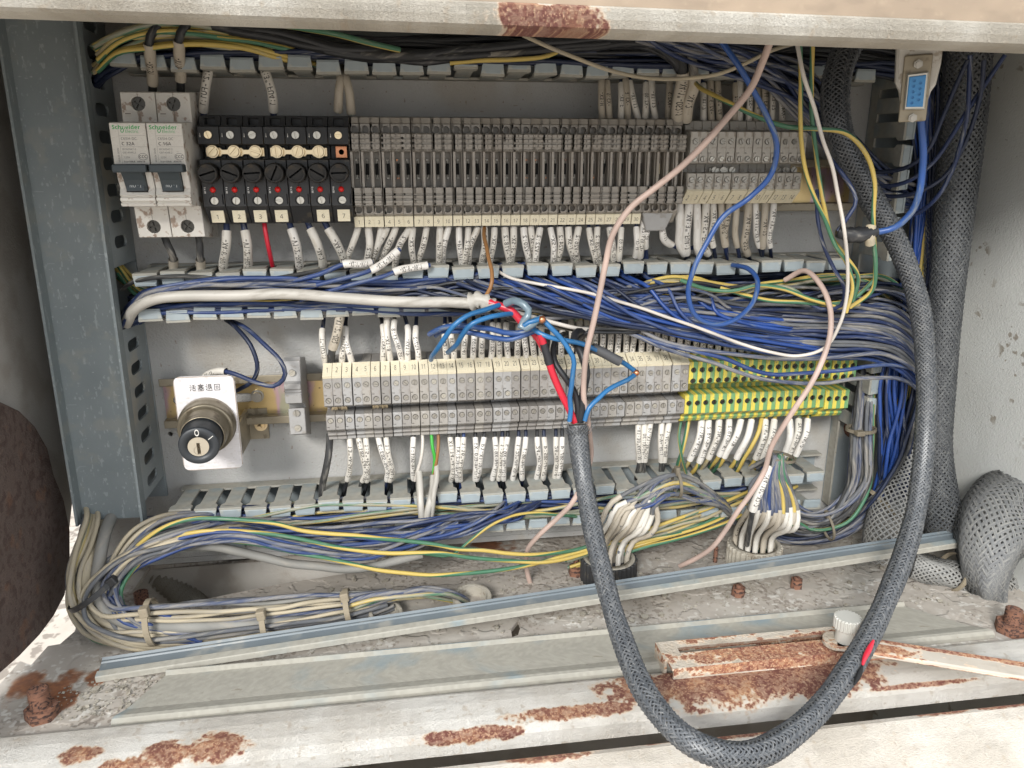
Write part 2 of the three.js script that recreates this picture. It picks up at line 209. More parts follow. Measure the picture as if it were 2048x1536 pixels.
function remap(g, fn) { const p = g.attributes.position, uv = g.attributes.uv; for (let i = 0; i < p.count; i++) uv.setXY(i, ...fn(p.getX(i), p.getY(i), p.getZ(i))); return g; }
const wallTex = rep(peel(1024, 1024, 0, 0.3, 0, 0.3, [C(176, 176, 172), C(164, 163, 158)], [], { flecks: 0 }), 0.3);
T.wallChip = rep(dtex(1024, 1024, (u, v) => { let c = mix3(C(206, 207, 203), C(192, 192, 187), fbm(u * 5, v * 5, 3, 5, 5, 5)); const k = sst(0.66, 0.72, fbm(u * 30, v * 30, 5, 4, 30, 30)) * sst(0.5, 0.62, fbm(u * 5, v * 5, 61, 3, 5, 5)); c = mix3(c, C(140, 132, 120), 0.8 * k); return mix3(c, C(104, 98, 90), 0.7 * speck(u, v, 90, 6, 0.95)); }), 0.16);
M.wall = std({ map: T.wallChip, roughness: 0.6, bumpMap: T.grit, bumpScale: 0.0002 });
T.wallDull = rep(dtex(512, 512, (u, v) => { let c = mix3(C(182, 178, 171), C(166, 161, 154), fbm(u * 5, v * 7, 3, 5, 5, 7)); c = mix3(c, C(144, 134, 122), 0.4 * sst(0.5, 0.7, fbm(u * 7, v * 7, 9, 5, 7, 7))); return mix3(c, C(186, 182, 176), 0.5 * speck(u, v, 80, 5, 0.94)); }), 0.16);
M.wallDull = std({ map: T.wallDull, roughness: 0.65, bumpMap: T.grit, bumpScale: 0.0002 });
{ // side wall whose lower edge has rusted away, so the ground outside shows under it
  const e = [[0, 1345], [80, 1262], [126, 1190], [136, 1110]].map(([u, v]) => X(u, v, -0.222));
  const s = [[0.2, 0.125], [0.2, e[0].y - 0.02]].concat(e.map((p) => [p.z, p.y + 0.004])).concat([[-0.02, -0.2], [-0.02, 0.125]]).map(([z, y]) => [y, z]);
  part(cab, 'side_wall', sidePrism(s, 0.004, 0).translate(-0.224, 0, 0), M.wallDull);
}
part(cab, 'side_wall', box(0.4, 0.404, -0.62, 0.129, -0.024, 0.2), M.wall);
part(cab, 'ceiling', box(-0.226, 0.404, 0.125, 0.129, -0.02, 0.2), M.wall);
part(cab, 'back_wall', box(-0.222, 0.4, -0.62, 0.125, -0.024, -0.02), M.wallDull);
T.floor = dtex(2048, 640, (u, v) => { // dusty, flaking paint
  const a = lerp(-0.24, 0.42, u), b = lerp(-0.03, 0.15, v), n = fbm(a * 60, b * 60, 3, 6), f = fbm(a * 500, b * 500, 5, 3); let c = mix3(C(178, 170, 160), C(156, 148, 138), n);
  c = mix3(c, C(176, 170, 160), 0.7 * sst(0.55, 0.7, fbm(a * 30, b * 30, 14, 5))); c = mix3(c, C(118, 108, 98), 0.6 * sst(0.56, 0.66, f) * sst(0.45, 0.6, fbm(a * 40, b * 40, 24, 4)));
  c = mix3(c, C(196, 192, 184), 0.8 * sst(0.62, 0.7, fbm(a * 330, b * 330, 45, 3)) * sst(0.4, 0.55, fbm(a * 26, b * 26, 47, 4)));
  for (const [cx, cz, r] of [[-0.2, 0.112, 0.018], [-0.17, 0.108, 0.012], [-0.188, 0.125, 0.01], [0.375, 0.135, 0.012], [0.06, -0.01, 0.018]]) { const q = 1 - Math.hypot(a - cx, b - cz) / r; c = mix3(c, mix3(C(150, 92, 54), C(98, 62, 46), f), 0.9 * sst(0.1, 0.3, q * 0.6 + (n - 0.5) * 1.3) * sst(-0.3, 0.1, q)); }
  return c; });
T.floorBump = dtex(1024, 320, (u, v) => { const a = lerp(-0.24, 0.42, u), b = lerp(-0.03, 0.15, v), n = fbm(a * 120, b * 120, 3, 6), s = sst(0.5, 0.54, fbm(a * 70, b * 70, 71, 5)); const k = 0.6 * n + 0.4 * s; return [k, k, k]; }, false);
{ // floor sheet with a ragged opening at the back and a rusted corner
  const L = [[-120, 1440], [0, 1368], [40, 1322], [62, 1330], [96, 1292], [120, 1288], [150, 1262], [160, 1215], [170, 1180]].map(([u, v]) => F(u, v, -0.275));
  const out = L.map((p) => [p.x, p.z]).concat([[-0.2, -0.02], [0.4, -0.02], [0.4, 0.156], [-0.26, 0.156]]);
  const hole = [[262, 1186], [300, 1132], [480, 1112], [700, 1110], [800, 1118], [845, 1124], [700, 1146], [560, 1168], [450, 1190], [370, 1207], [300, 1216]].map(([u, v]) => { const p = F(u, v, -0.275); return [p.x, p.z]; });
  const hole2 = [[1022, 1258], [1036, 1240], [1042, 1252], [1036, 1270], [1024, 1274]].map(([u, v]) => { const p = F(u, v, -0.275); return [p.x, p.z]; });
  const s = new THREE.Shape(out.map(([x, z]) => new THREE.Vector2(x, -z))); for (const h of [hole, hole2]) s.holes.push(new THREE.Path(h.map(([x, z]) => new THREE.Vector2(x, -z))));
  let g = new THREE.ExtrudeGeometry(s, { depth: 0.003, bevelEnabled: false }).rotateX(-Math.PI / 2).translate(0, -0.278, 0); g = tri(g);
  remap(g, (x, y, z) => [(x + 0.24) / 0.66, (z + 0.03) / 0.18]);
  part(cab, 'floor_sheet', g, std({ map: T.floor, roughness: 0.9, bumpMap: T.floorBump, bumpScale: 0.0012 }));
}
part(cab, 'added_under_wall', box(-0.2, -0.197, -0.62, -0.2785, -0.02, 0.19), M.wallDull);  // unseen wall added under the floor to keep its opening dark
part(cab, 'added_under_floor', box(-0.2, 0.4, -0.624, -0.62, -0.024, 0.3), M.wallDull);  // unseen bottom added so the floor opening and sill gap stay dark
{ // front sill, a rolled lip
  const sx = (u, v) => { const p = F(u, v, -0.27); return [p.x, p.z]; }, B = (u, v, ra, rb, s = 1, d = 0.3) => { const [x, z] = sx(u, v); return [x, z, ra, rb, s, d]; };
  const t = peel(2048, 256, -0.32, 0.42, 0.13, 0.20, [C(222, 217, 208), C(202, 195, 184)], [B(340, 1506, 0.012, 0.006), B(430, 1494, 0.014, 0.007), B(250, 1530, 0.012, 0.004), B(165, 1512, 0.008, 0.005, 0.8), B(945, 1466, 0.022, 0.004, 1, 0.9), B(1150, 1425, 0.03, 0.004, 1, 0.3), B(1350, 1372, 0.035, 0.013, 1, 0.6), B(1450, 1366, 0.045, 0.016, 1, 0.7), B(1550, 1352, 0.045, 0.016, 1, 0.6), B(1630, 1342, 0.035, 0.016, 1, 0.7), B(1715, 1335, 0.012, 0.014, 1, 0.9), B(1850, 1366, 0.03, 0.0015, 0.7, 0.6)]);
  t.wrapS = t.wrapT = THREE.ClampToEdgeWrapping;
  const prof = [[-0.276, 0.153], [-0.2715, 0.1545], [-0.2695, 0.158], [-0.2685, 0.167], [-0.269, 0.177], [-0.2705, 0.1835], [-0.2735, 0.187], [-0.2815, 0.1875], [-0.2815, 0.1835], [-0.2765, 0.181], [-0.2765, 0.153]];
  let g = sidePrism(prof, 0.72, 0).translate(0.05, 0, 0); const p = g.attributes.position; for (let i = 0; i < p.count; i++) { const x = p.getX(i); p.setY(i, p.getY(i)); }
  remap(g, (x, y, z) => [(x + 0.32) / 0.74, (z - 0.13 + Math.max(0, -0.272 - y)) / 0.07]);
  part(cab, 'front_sill', g, std({ map: t, roughness: 0.75, bumpMap: T.grit, bumpScale: 0.0004 }));
}
{ // lower front panel below the gap
  const t = peel(1024, 256, -0.3, 0.42, 0.19, 0.34, [C(200, 192, 180), C(184, 175, 162)], [[0.12, 0.198, 0.02, 0.003, 1, 0.5], [0.16, 0.2, 0.03, 0.004, 1, 0.5], [0.06, 0.202, 0.02, 0.003, 1, 0.4], [0.2, 0.197, 0.012, 0.003, 1, 0.4], [0.27, 0.2, 0.014, 0.003, 1, 0.4], [0.03, 0.215, 0.016, 0.004, 0.8, 0.3], [0.1, 0.23, 0.02, 0.006, 0.7, 0.3], [0.31, 0.2, 0.02, 0.003, 1, 0.5], [0.14, 0.25, 0.014, 0.006, 0.7, 0.3], [0.07, 0.26, 0.014, 0.006, 0.7, 0.3], [0.2, 0.24, 0.01, 0.005, 0.6, 0.3]], { flecks: 0.12 });
  t.wrapS = t.wrapT = THREE.ClampToEdgeWrapping;
  const prof = [[-0.3, 0.1990], [-0.2785, 0.1990], [-0.2755, 0.2010], [-0.2748, 0.2040], [-0.277, 0.2100], [-0.285, 0.2260], [-0.3, 0.2540], [-0.33, 0.2940], [-0.4, 0.3240], [-0.62, 0.3340], [-0.62, 0.3310], [-0.4, 0.3210], [-0.332, 0.2920], [-0.302, 0.2510], [-0.29, 0.2260], [-0.3, 0.2020]];
  const g = remap(sidePrism(prof, 0.72, 0).translate(0.06, 0, 0), (x, y, z) => [(x + 0.3) / 0.72, (z - 0.19) / 0.15]);
  part(cab, 'lower_front_panel', g, std({ map: t, roughness: 0.75, bumpMap: T.grit, bumpScale: 0.0004 }));
}
{ // header lip over the opening, chipped white with one bare rusty patch, and the tan face above it
  const p0 = P(1105, 32, 0.2), t = peel(2048, 128, -0.3, 0.42, 0.03, 0.08, [C(196, 190, 178), C(168, 160, 146)], [[p0.x - 0.01, p0.y, 0.011, 0.0058, 1, 0.9], [p0.x + 0.008, p0.y - 0.001, 0.013, 0.0055, 1, 0.9]]);
  t.wrapS = t.wrapT = THREE.ClampToEdgeWrapping;
  const prof = [[0.0545, 0.18], [0.0545, 0.197], [0.0535, 0.1992], [0.052, 0.2], [0.0495, 0.2004], [0.0465, 0.1996], [0.0455, 0.1975], [0.0452, 0.193], [0.0454, 0.182], [0.047, 0.18]];
  part(cab, 'header_lip', remap(sidePrism(prof, 0.72, 0).translate(0.06, 0, 0), (x, y, z) => [(x + 0.3) / 0.72, (y - 0.03) / 0.05]).translate(-0.06, -0.05, 0).rotateZ(-0.0108).translate(0.06, 0.05, 0), std({ map: t, roughness: 0.7, bumpMap: T.grit, bumpScale: 0.0004 }));
  const tt = peel(1024, 128, -0.3, 0.42, 0.05, 0.13, [C(156, 138, 118), C(142, 126, 108)], []);
  part(cab, 'header_face', remap(box(-0.3, 0.42, 0.0548, 0.124, 0.184, 0.1955), (x, y, z) => [(x + 0.3) / 0.72, (y - 0.05) / 0.08]).translate(-0.06, -0.05, 0).rotateZ(-0.0108).translate(0.06, 0.05, 0), std({ map: tt, roughness: 0.7 }));
}
{ // rusted gusset plate standing along the side wall
  const q = [[-130, 770], [0, 803], [40, 822], [70, 852], [95, 896], [108, 950], [128, 1000], [140, 1060], [140, 1120], [130, 1190], [108, 1232], [80, 1270], [40, 1312], [0, 1347], [-130, 1460]].map(([u, v]) => X(u, v, -0.2155)).map((p) => [p.y, p.z]);
  solo('gusset_plate', 'dark brown rusted steel plate with a rounded edge at the corner beside the tall cover', 'steel plate', null, sidePrism(q, 0.004, 0.0005).translate(-0.2175, 0, 0), M.rust);
}
// mounting panel with its elongated fixing holes
const panel = thing('mounting_plate', 'grey painted textured steel mounting panel behind the terminal rows', 'panel');
{ const hs = [[298, 922, 0.009, 0.0055], [1692, 855, 0.016, 0.006], [341, 868, 0.0032, 0.0032], [1588, 880, 0.0015, 0.0015]].map(([u, v, w, h]) => { const p = P(u, v, 0); return slotPts(p.x, p.y, w, h); });
  part(panel, 'plate', frontPrism([[-0.2125, -0.262], [0.385, -0.262], [0.385, 0.12], [-0.2125, 0.12]], -0.003, 0, 0, hs), M.panel);
  part(panel, 'bottom_flange', box(-0.2, 0.385, -0.2665, -0.2625, -0.018, -0.0005), M.panel);
  const p = P(1712, 856, 0.004), b = part(panel, 'fixing_bolt', merge([cylZ(0.0085, 0, 0.002, 20), cylZ(0.006, 0.002, 0.006, 6), cylZ(0.003, 0.006, 0.011, 10)]), M.bolt, [p.x, p.y, 0]); b.userData.label = 'rusty panel fixing bolt'; }

// ---------- wiring ducts ----------
const FP = 0.015; // finger pitch
// a finger of a duct wall: stem along z, flared head with a clip lip turned in (+y)
function fingerGeo(depth) {
  const w = 0.0047, hw = 0.0066, s = new THREE.Shape([[-w, 0.010], [w, 0.010], [w, depth - 0.008], [hw, depth - 0.0055], [hw, depth], [-hw, depth], [-hw, depth - 0.0055], [-w, depth - 0.008]].map(([x, z]) => new THREE.Vector2(x, z)));
  const blade = new THREE.ExtrudeGeometry(s, { depth: 0.0012, bevelEnabled: true, bevelSize: 0.0002, bevelThickness: 0.0002, bevelOffset: -0.0002, bevelSegments: 1 }).rotateX(Math.PI / 2);
  const lipS = new THREE.Shape([[-hw, 0], [hw, 0], [hw - 0.0008, 0.006], [-hw + 0.0008, 0.006]].map(([x, y]) => new THREE.Vector2(x, y)));
  const lip = new THREE.ExtrudeGeometry(lipS, { depth: 0.0012, bevelEnabled: true, bevelSize: 0.0004, bevelThickness: 0.0004, bevelOffset: -0.0004, bevelSegments: 2 }).translate(0, 0, depth - 0.0012);
  const ridge = new THREE.BoxGeometry(hw * 1.7, 0.0007, 0.0006).translate(0, 0.0046, depth + 0.0006);
  return [tri(blade), tri(merge([lip, ridge]))];
}
const [FG, LG] = fingerGeo(0.042);
T.lip = rep(dtex(256, 256, (u, v) => { let c = mix3(C(152, 161, 164), C(140, 149, 152), fbm(u * 8, v * 8, 2, 4, 8, 8)); return mix3(c, C(176, 172, 160), 0.5 * sst(0.52, 0.7, fbm(u * 10, v * 10, 31, 5, 10, 10))); }), 0.05); M.pvcLip = std({ map: T.lip, roughness: 0.42 });
function ductH(label, y0, y1, x0, x1, skip = {}) { // horizontal duct: lower wall y0, upper wall y1
  const d = thing('wiring_duct', label, 'wiring duct', 'slotted grey wiring ducts');
  part(d, 'base', box(x0, x1, y0, y1, 0.0004, 0.0018), M.pvc);
  for (const [y, up] of [[y0, 1], [y1, -1]]) {
    part(d, 'side_wall', box(x0, x1, y - (up > 0 ? 0.0014 : 0), y + (up > 0 ? 0 : 0.0014), 0.0018, 0.0105), M.pvcDust);
    const n = Math.floor((x1 - x0) / FP);
    for (let i = 0; i < n; i++) { if (skip[up]?.(i, n)) continue; const m = part(d, 'finger', FG, M.pvcDust, [x0 + (i + 0.5) * FP, y, 0], [(rr(-0.03, 0.03)), 0, up > 0 ? 0 : Math.PI]); part(m, 'clip_lip', LG, M.pvcLip); m.rotation.z += rr(-0.03, 0.03); m.rotation.x += rnd() < 0.08 ? rr(-0.1, 0.1) : 0; }
  }
  return d;
}
ductH('slotted wiring duct at the top, full of dark wires under the header', 0.047, 0.088, -0.1465, 0.3, {});
ductH('slotted wiring duct in the middle, overflowing with blue wires', -0.0885, -0.0625, -0.1500, 0.3, { 1: (i, n) => i > n - 2, });
ductH('slotted wiring duct at the bottom with long open fingers', -0.2355, -0.2095, -0.1480, 0.302, {});
{ // vertical ducts: the covered one beside the breakers, and the open one on the other side
  const d = thing('wiring_duct', 'tall vertical wiring duct with oblong slots beside the breakers', 'wiring duct', 'slotted grey wiring ducts');
  part(d, 'base', box(-0.196, -0.159, -0.215, 0.12, 0.0004, 0.0018), M.pvc);
  const slot = (y) => slotPts(0.024, y, 0.02, 0.0068), wallX = (ya, yb, ys) => { const g = frontPrism([[0.0018, ya], [0.0425, ya], [0.0425, yb], [0.0018, yb]], 0, 0.0013, 0, ys.map(slot)); return tri(g.rotateY(-Math.PI / 2)); };
  const ysTop = [], ysBot = []; for (let y = 0.112; y > -0.05; y -= 0.0143) ysTop.push(y); for (let y = -0.106; y > -0.205; y -= 0.0143) ysBot.push(y);
  part(d, 'slotted_wall', wallX(-0.0585, 0.12, ysTop), M.pvc, [-0.1585, 0, 0]);
  part(d, 'slotted_wall', wallX(-0.2, -0.0945, ysBot), M.pvc, [-0.1595, 0, 0]);
  part(d, 'slotted_wall', wallX(-0.215, 0.12, ysTop.concat([-0.06, -0.0743, -0.0886], ysBot)), M.pvc, [-0.195, 0, 0]);
  const c = thing('duct_cover', 'long blue-grey plastic duct cover, scuffed, standing beside the slotted wall', 'duct cover', null, V3(-0.176, -0.04, 0.043));
  const prof = [[-0.019, -0.009], [-0.019, -0.001], [-0.0182, 0.0004], [-0.0168, 0.001], [0.0168, 0.001], [0.0182, 0.0004], [0.019, -0.001], [0.019, -0.009], [0.0176, -0.009], [0.0176, -0.0006], [-0.0176, -0.0006], [-0.0176, -0.009]];
  const s = new THREE.Shape(prof.map(([x, z]) => new THREE.Vector2(x, z))); const g = tri(new THREE.ExtrudeGeometry(s, { depth: 0.332, bevelEnabled: false }).rotateX(Math.PI / 2).translate(0, 0.162, 0).scale(1, 1, -1)); g.computeVertexNormals();
  c.rotation.z = -0.012; part(c, 'channel', tri(g), M.cover);
  const r = thing('wiring_duct', 'vertical wiring duct packed with blue wires beside the braided sleeves', 'wiring duct', 'slotted grey wiring ducts');
  part(r, 'base', box(0.312, 0.352, -0.25, 0.12, 0.0004, 0.0018), M.pvc);
  for (const [x, up] of [[0.3125, 1], [0.352, -1]]) {
    part(r, 'side_wall', box(x - 0.0007, x + 0.0007, -0.25, 0.12, 0.0018, 0.0105), M.pvcDust);
    for (let i = 0; i < 24; i++) { const y = 0.108 - i * FP; if (up > 0 && ((y < -0.06 && y > -0.125) || y < -0.178)) continue; part(part(r, 'finger', FG, M.pvcDust, [x, y, 0], [rr(-0.03, 0.03), 0, up > 0 ? -Math.PI / 2 : Math.PI / 2]), 'clip_lip', LG, M.pvcLip); }
  }
}
// ---------- rails and rail-mounted devices ----------
const yOf = (u, v, z) => P(u, v, z).y;
const prof = (u, a) => a.map(([v, z]) => [yOf(u, v, z), z]);
function railThing(label, x0, x1, yc, holes) {
  const t = thing('mounting_rail', label, 'mounting rail', 'metal mounting rails', V3(0, yc, 0));
  const hs = []; for (let x = x0 + 0.012; x < x1 - 0.008; x += holes) hs.push(slotPts(x, 0, 0.014, 0.0062));
  part(t, 'web', frontPrism([[x0, -0.0125], [x1, -0.0125], [x1, 0.0125], [x0, 0.0125]], 0.0008, 0.002, 0, hs), M.rail);
  for (const s of [-1, 1]) { part(t, 'flange', merge([box(x0, x1, Math.min(s * 0.0115, s * 0.0126), Math.max(s * 0.0115, s * 0.0126), 0.002, 0.0082), rbox(x0, x1, Math.min(s * 0.0115, s * 0.0165), Math.max(s * 0.0115, s * 0.0165), 0.0082, 0.0094, 0.0005)]), M.zinc); }
  return t;
}
railThing('zinc plated rail behind the upper terminal row', -0.148, 0.304, -0.0165, 0.036);
const rail2 = railThing('yellow chromated rail behind the lower terminal row', -0.153, 0.302, -0.149, 0.036);
{ const p = P(514, 793, 0.004); part(rail2, 'rail_screw', merge([cylZ(0.0042, 0, 0.0012, 20), cylZ(0.0032, 0.0012, 0.0045, 18), cylZ(0.0014, 0.0045, 0.0047, 8)]), M.steel, [p.x, p.y + 0.149, 0.002]); }

// slotted screw: two half discs with a groove between them, on a base
function screwGeo(r, h = 0.0009) {
  const half = (s) => { const a = [], g = r * 0.17; const t0 = Math.asin(g / r); for (let i = 0; i <= 7; i++) { const t = lerp(t0, Math.PI - t0, i / 7); a.push(new THREE.Vector2(r * Math.cos(t), s * r * Math.sin(t))); } if (s < 0) a.reverse(); return new THREE.ExtrudeGeometry(new THREE.Shape(a), { depth: h * 0.6, bevelEnabled: true, bevelSize: r * 0.06, bevelThickness: h * 0.3, bevelOffset: -r * 0.06, bevelSegments: 1 }); };
  return tri(merge([half(1), half(-1), new THREE.CylinderGeometry(r * 0.96, r * 0.96, h * 0.4, 14).rotateX(Math.PI / 2)]));
}
const wellGeo = (r) => tri(new THREE.RingGeometry(r, r * 1.22, 18));
const SG = { s: screwGeo(0.00155), m: screwGeo(0.0021), l: screwGeo(0.0028) };
const metals = [M.steel, M.steel, M.nickel, M.steel];
const addScrew = (g, geo, x, y, z, mat) => part(g, 'screw', geo, mat, [x, y, z], [0, 0, rr(0, Math.PI)]);
// blocks of one kind: body outline, screws, numbered tag
const hole = (y, z, r, d) => new THREE.CylinderGeometry(r, r, d, 14).rotateX(Math.PI / 2).translate(0, y, z);
const boxTool = (x0, x1, y0, y1, z0, z1) => new THREE.BoxGeometry(x1 - x0, y1 - y0, z1 - z0).translate((x0 + x1) / 2, (y0 + y1) / 2, (z0 + z1) / 2);

// lower row: two-tier grey blocks, 1 to 40
const R2 = { w: 0.00572, x0: -0.0484, u: 655 };
const r2prof = prof(655, [[729, 0.036], [757, 0.0475], [812, 0.048], [814, 0.0465], [815, 0.030], [817, 0.030], [831, 0.0435], [834, 0.044], [860, 0.044], [862, 0.0425], [864, 0.037], [868, 0.0385], [871, 0.0385], [874, 0.035], [879, 0.035], [880, 0.012]]).concat([[yOf(655, 729, 0.036), 0.011]]);
const sy1 = yOf(655, 772, 0.048), sy2 = yOf(655, 802, 0.048), sy3 = yOf(655, 842, 0.044), sw = R2.w * 0.965;
const slit = (y0, y1, z, s) => [boxTool(-sw / 2 - 0.001, -sw / 2 + 0.0005, y0, y1, z - 0.001, z + 0.002), boxTool(-sw / 2 - 0.001, -sw / 2 + 0.0019, s > 0 ? y1 - 0.0005 : y0, s > 0 ? y1 : y0 + 0.0005, z - 0.001, z + 0.002)];
const r2geo = cut(sidePrism(r2prof, sw), ...slit(yOf(655, 816, 0.048), yOf(655, 791, 0.048), 0.048, 1), ...slit(yOf(655, 856, 0.044), yOf(655, 829, 0.044), 0.044, -1), hole(sy1, 0.048, 0.00185, 0.0016), hole(sy2, 0.048, 0.00185, 0.0016), hole(sy3, 0.044, 0.00185, 0.0016));
const tagA = Math.atan2(0.0115, yOf(655, 729, 0.036) - yOf(655, 757, 0.0475)), tagY = (yOf(655, 729, 0.036) + yOf(655, 757, 0.0475)) / 2, tagH = Math.hypot(0.0115, yOf(655, 729, 0.036) - yOf(655, 757, 0.0475));
const termVar = [0xffffff, 0xfaf8f6, 0xf0ece8, 0xfdf8f0, 0xdedad6].map((c) => std({ map: T.term, color: c, roughness: 0.5 }));
for (let i = 1; i <= 40; i++) {
  const x = R2.x0 + (i - 0.5) * R2.w, g = thing('terminal_block', i <= 38 ? 'grey two-tier terminal block with tag ' + num(i) + ' in the lower row' : i === 39 ? 'grey terminal block without number, second from the yellow-green blocks' : 'grey terminal block without number touching the yellow-green blocks', 'terminal block', 'grey blocks of the lower row', V3(x, 0, 0));
  g.rotation.set(rr(-0.003, 0.003), rr(-0.008, 0.008), 0); g.position.z = rr(-0.0003, 0.0003); part(g, 'body', r2geo, pick(termVar));
  addScrew(g, SG.s, 0.0002, sy1, 0.0475, pick(metals)); addScrew(g, SG.s, 0.0002, sy2, 0.0475, pick(metals)); addScrew(g, SG.s, 0, sy3, 0.0435, pick(metals));
  part(g, 'number_tag', tagGeo(i <= 38 ? i : 0, sw * 0.97, tagH * 0.97, 0.0016, 1), M.num, [0, tagY + 0.0006, 0.0418 + 0.0008], [-tagA, 0, 0]);
}
for (const [k, i] of [[0, 1.3], [1, 5.7]]) { const g = thing('cross_connector', k ? 'small screwed bridge between the tiers at tags five and six' : 'small screwed bridge between the tiers at tags one and two', 'bridge', 'bridges in the lower row', V3(R2.x0 + i * R2.w + 0.0002, yOf(655, 819, 0.034), 0.031)); part(g, 'bar', rbox(-0.005, 0.005, -0.0012, 0.0012, 0, 0.0012, 0.0003), M.brass); for (const s of [-1, 1]) part(g, 'screw', SG.m, M.brass, [s * R2.w / 2, 0, 0.002], [0, 0, rr(0, 3)]); }

// yellow and green earth blocks
T.earth = dtex(64, 128, (u, v) => { const n = fbm(u * 6, v * 12, 4, 4); const c = u < 0.47 ? C(204, 186, 76) : C(102, 146, 98); return mix3(c, C(150, 140, 110), 0.5 * sst(0.5, 0.75, n)); }); M.earth = std({ map: T.earth, roughness: 0.5 });
const YG = { w: 0.00575, x0: 0.1805 };
const ygProf = prof(1400, [[708, 0.034], [722, 0.0465], [724, 0.048], [766, 0.048], [768, 0.046], [769, 0.030], [776, 0.030], [788, 0.043], [790, 0.044], [826, 0.044], [828, 0.041], [831, 0.037], [835, 0.038], [840, 0.036], [841, 0.012]]).concat([[yOf(1400, 708, 0.034), 0.012]]);
const ysy = [[740, 0.048], [762, 0.048], [806, 0.044]].map(([v, z]) => [yOf(1400, v, z), z]);
const ygGeo = remap(cut(sidePrism(ygProf, YG.w * 0.985), ...ysy.map(([y, z]) => hole(y, z, 0.0019, 0.003))), (x, y, z) => [(x + YG.w / 2) / YG.w, y * 20]);
for (let i = 0; i < 20; i++) {
  const ord = ['first', 'second', 'third', 'fourth', 'fifth', 'sixth', 'seventh', 'eighth', 'ninth', 'tenth', 'eleventh', 'twelfth', 'thirteenth', 'fourteenth', 'fifteenth', 'sixteenth', 'seventeenth', 'eighteenth', 'nineteenth', 'twentieth'][i];
  const g = thing('earth_terminal', 'yellow and green earth terminal, ' + ord + ' after the grey lower row', 'terminal block', 'yellow and green earth blocks', V3(YG.x0 + (i + 0.5) * YG.w, i > 16 ? -0.001 : 0, i > 16 ? 0.001 : 0));
  part(g, 'body', ygGeo, M.earth); for (const [y, z] of ysy) addScrew(g, SG.s, 0, y, z - 0.0012, M.darkSteel);
}

// upper row, diode blocks
const D5 = { w: 0.0057, x0: -0.0249 }, d5w = D5.w * 0.965;
const ridges = (v0, v1, z, n) => { const a = []; for (let i = 0; i < n; i++) { const s = (v1 - v0) / n; a.push([v0 + i * s + s * 0.1, z], [v0 + i * s + s * 0.6, z], [v0 + i * s + s * 0.65, z - 0.0011], [v0 + (i + 1) * s, z - 0.0011]); } return a; };
const d5edge = prof(900, [[234, 0.03], [236, 0.041], [247, 0.042], [249, 0.0405], [266, 0.0405], [267, 0.0492], ...ridges(268, 298, 0.05, 3), [303, 0.05], [304, 0.0465], [374, 0.0465], [375, 0.05], ...ridges(380, 409, 0.05, 3), [411, 0.0495], [412, 0.041], [427, 0.041], [430, 0.040], [450, 0.034], [451, 0.012]]).concat([[yOf(900, 234, 0.03), 0.012]]);
const d5deep = d5edge.map(([y, z]) => [y, z === 0.0465 ? 0.0405 : z]);
const d5geo = cut(merge([sidePrism(d5deep, d5w)]), hole(yOf(900, 260, 0.0405), 0.0405, 0.0021, 0.008), hole(yOf(900, 418, 0.041), 0.041, 0.0021, 0.008), boxTool(-0.0003, 0.0003, yOf(900, 312, 0.05), yOf(900, 262, 0.05), 0.049, 0.052));
const d5full = merge([d5geo, sidePrism(d5edge.map(([y, z]) => [y, z === 0.0465 ? 0.0482 : z]), 0.0014, 0.0001).translate(-d5w / 2 + 0.0008, 0, 0), sidePrism(d5edge, 0.0005, 0.00005).translate(d5w / 2 - 0.0003, 0, 0)]);
const dy0 = yOf(900, 320, 0.04), dy1 = yOf(900, 356, 0.04), dyc = (dy0 + dy1) / 2;
const diodeGeo = { lug: rbox(-0.0009, 0.0009, -0.0006, 0.0006, 0, 0.0018, 0.0003), body: tri(new THREE.CylinderGeometry(0.0009, 0.0009, 0.0062, 10)), lead: tri(new THREE.CylinderGeometry(0.0003, 0.0003, 0.011, 5)) };
for (let i = 1; i <= 34; i++) {
  const x = D5.x0 + (i - 0.5) * D5.w, has = i <= 30, g = thing('diode_terminal', has ? 'grey ridged diode terminal with tag ' + num(i) + ' in the upper row' : 'grey ridged terminal without number, ' + ['first', 'second', 'third', 'last'][i - 31] + ' after tag thirty in the upper row', 'terminal block', 'ridged diode blocks of the upper row', V3(x, 0, 0));
  g.rotation.y = rr(-0.006, 0.006); g.position.z = rr(-0.0003, 0.0003); part(g, 'body', d5full, pick([M.termL, M.termL2, M.termL]));
  if (has) part(g, 'number_tag', tagGeo(i, d5w * 0.97, 0.0062, 0.0016), M.num, [0, yOf(900, 441, 0.039), 0.0395], [0.28, 0, 0]);
  const dd = part(g, 'diode', diodeGeo.body, i > 31 ? M.cream : M.dark, [0.0004 + rr(-0.0004, 0.0004), dyc, 0.0418], [0, 0, rr(-0.08, 0.08)]); part(dd, 'lead', diodeGeo.lead, M.nickel);
  for (const y of [dy0, dy1]) part(g, 'lug', diodeGeo.lug, rnd() < 0.75 ? M.steel : M.copper, [0.0004, y, 0.0398]);
}
{ // end stop bracket under the last diode blocks
  const t = solo('end_bracket', 'grey plastic bracket hanging under the last ridged blocks', 'bracket', null, frontPrism([[0.147, -0.031], [0.167, -0.031], [0.162, -0.042], [0.150, -0.042]], 0.03, 0.04, 0.0006), M.term); }
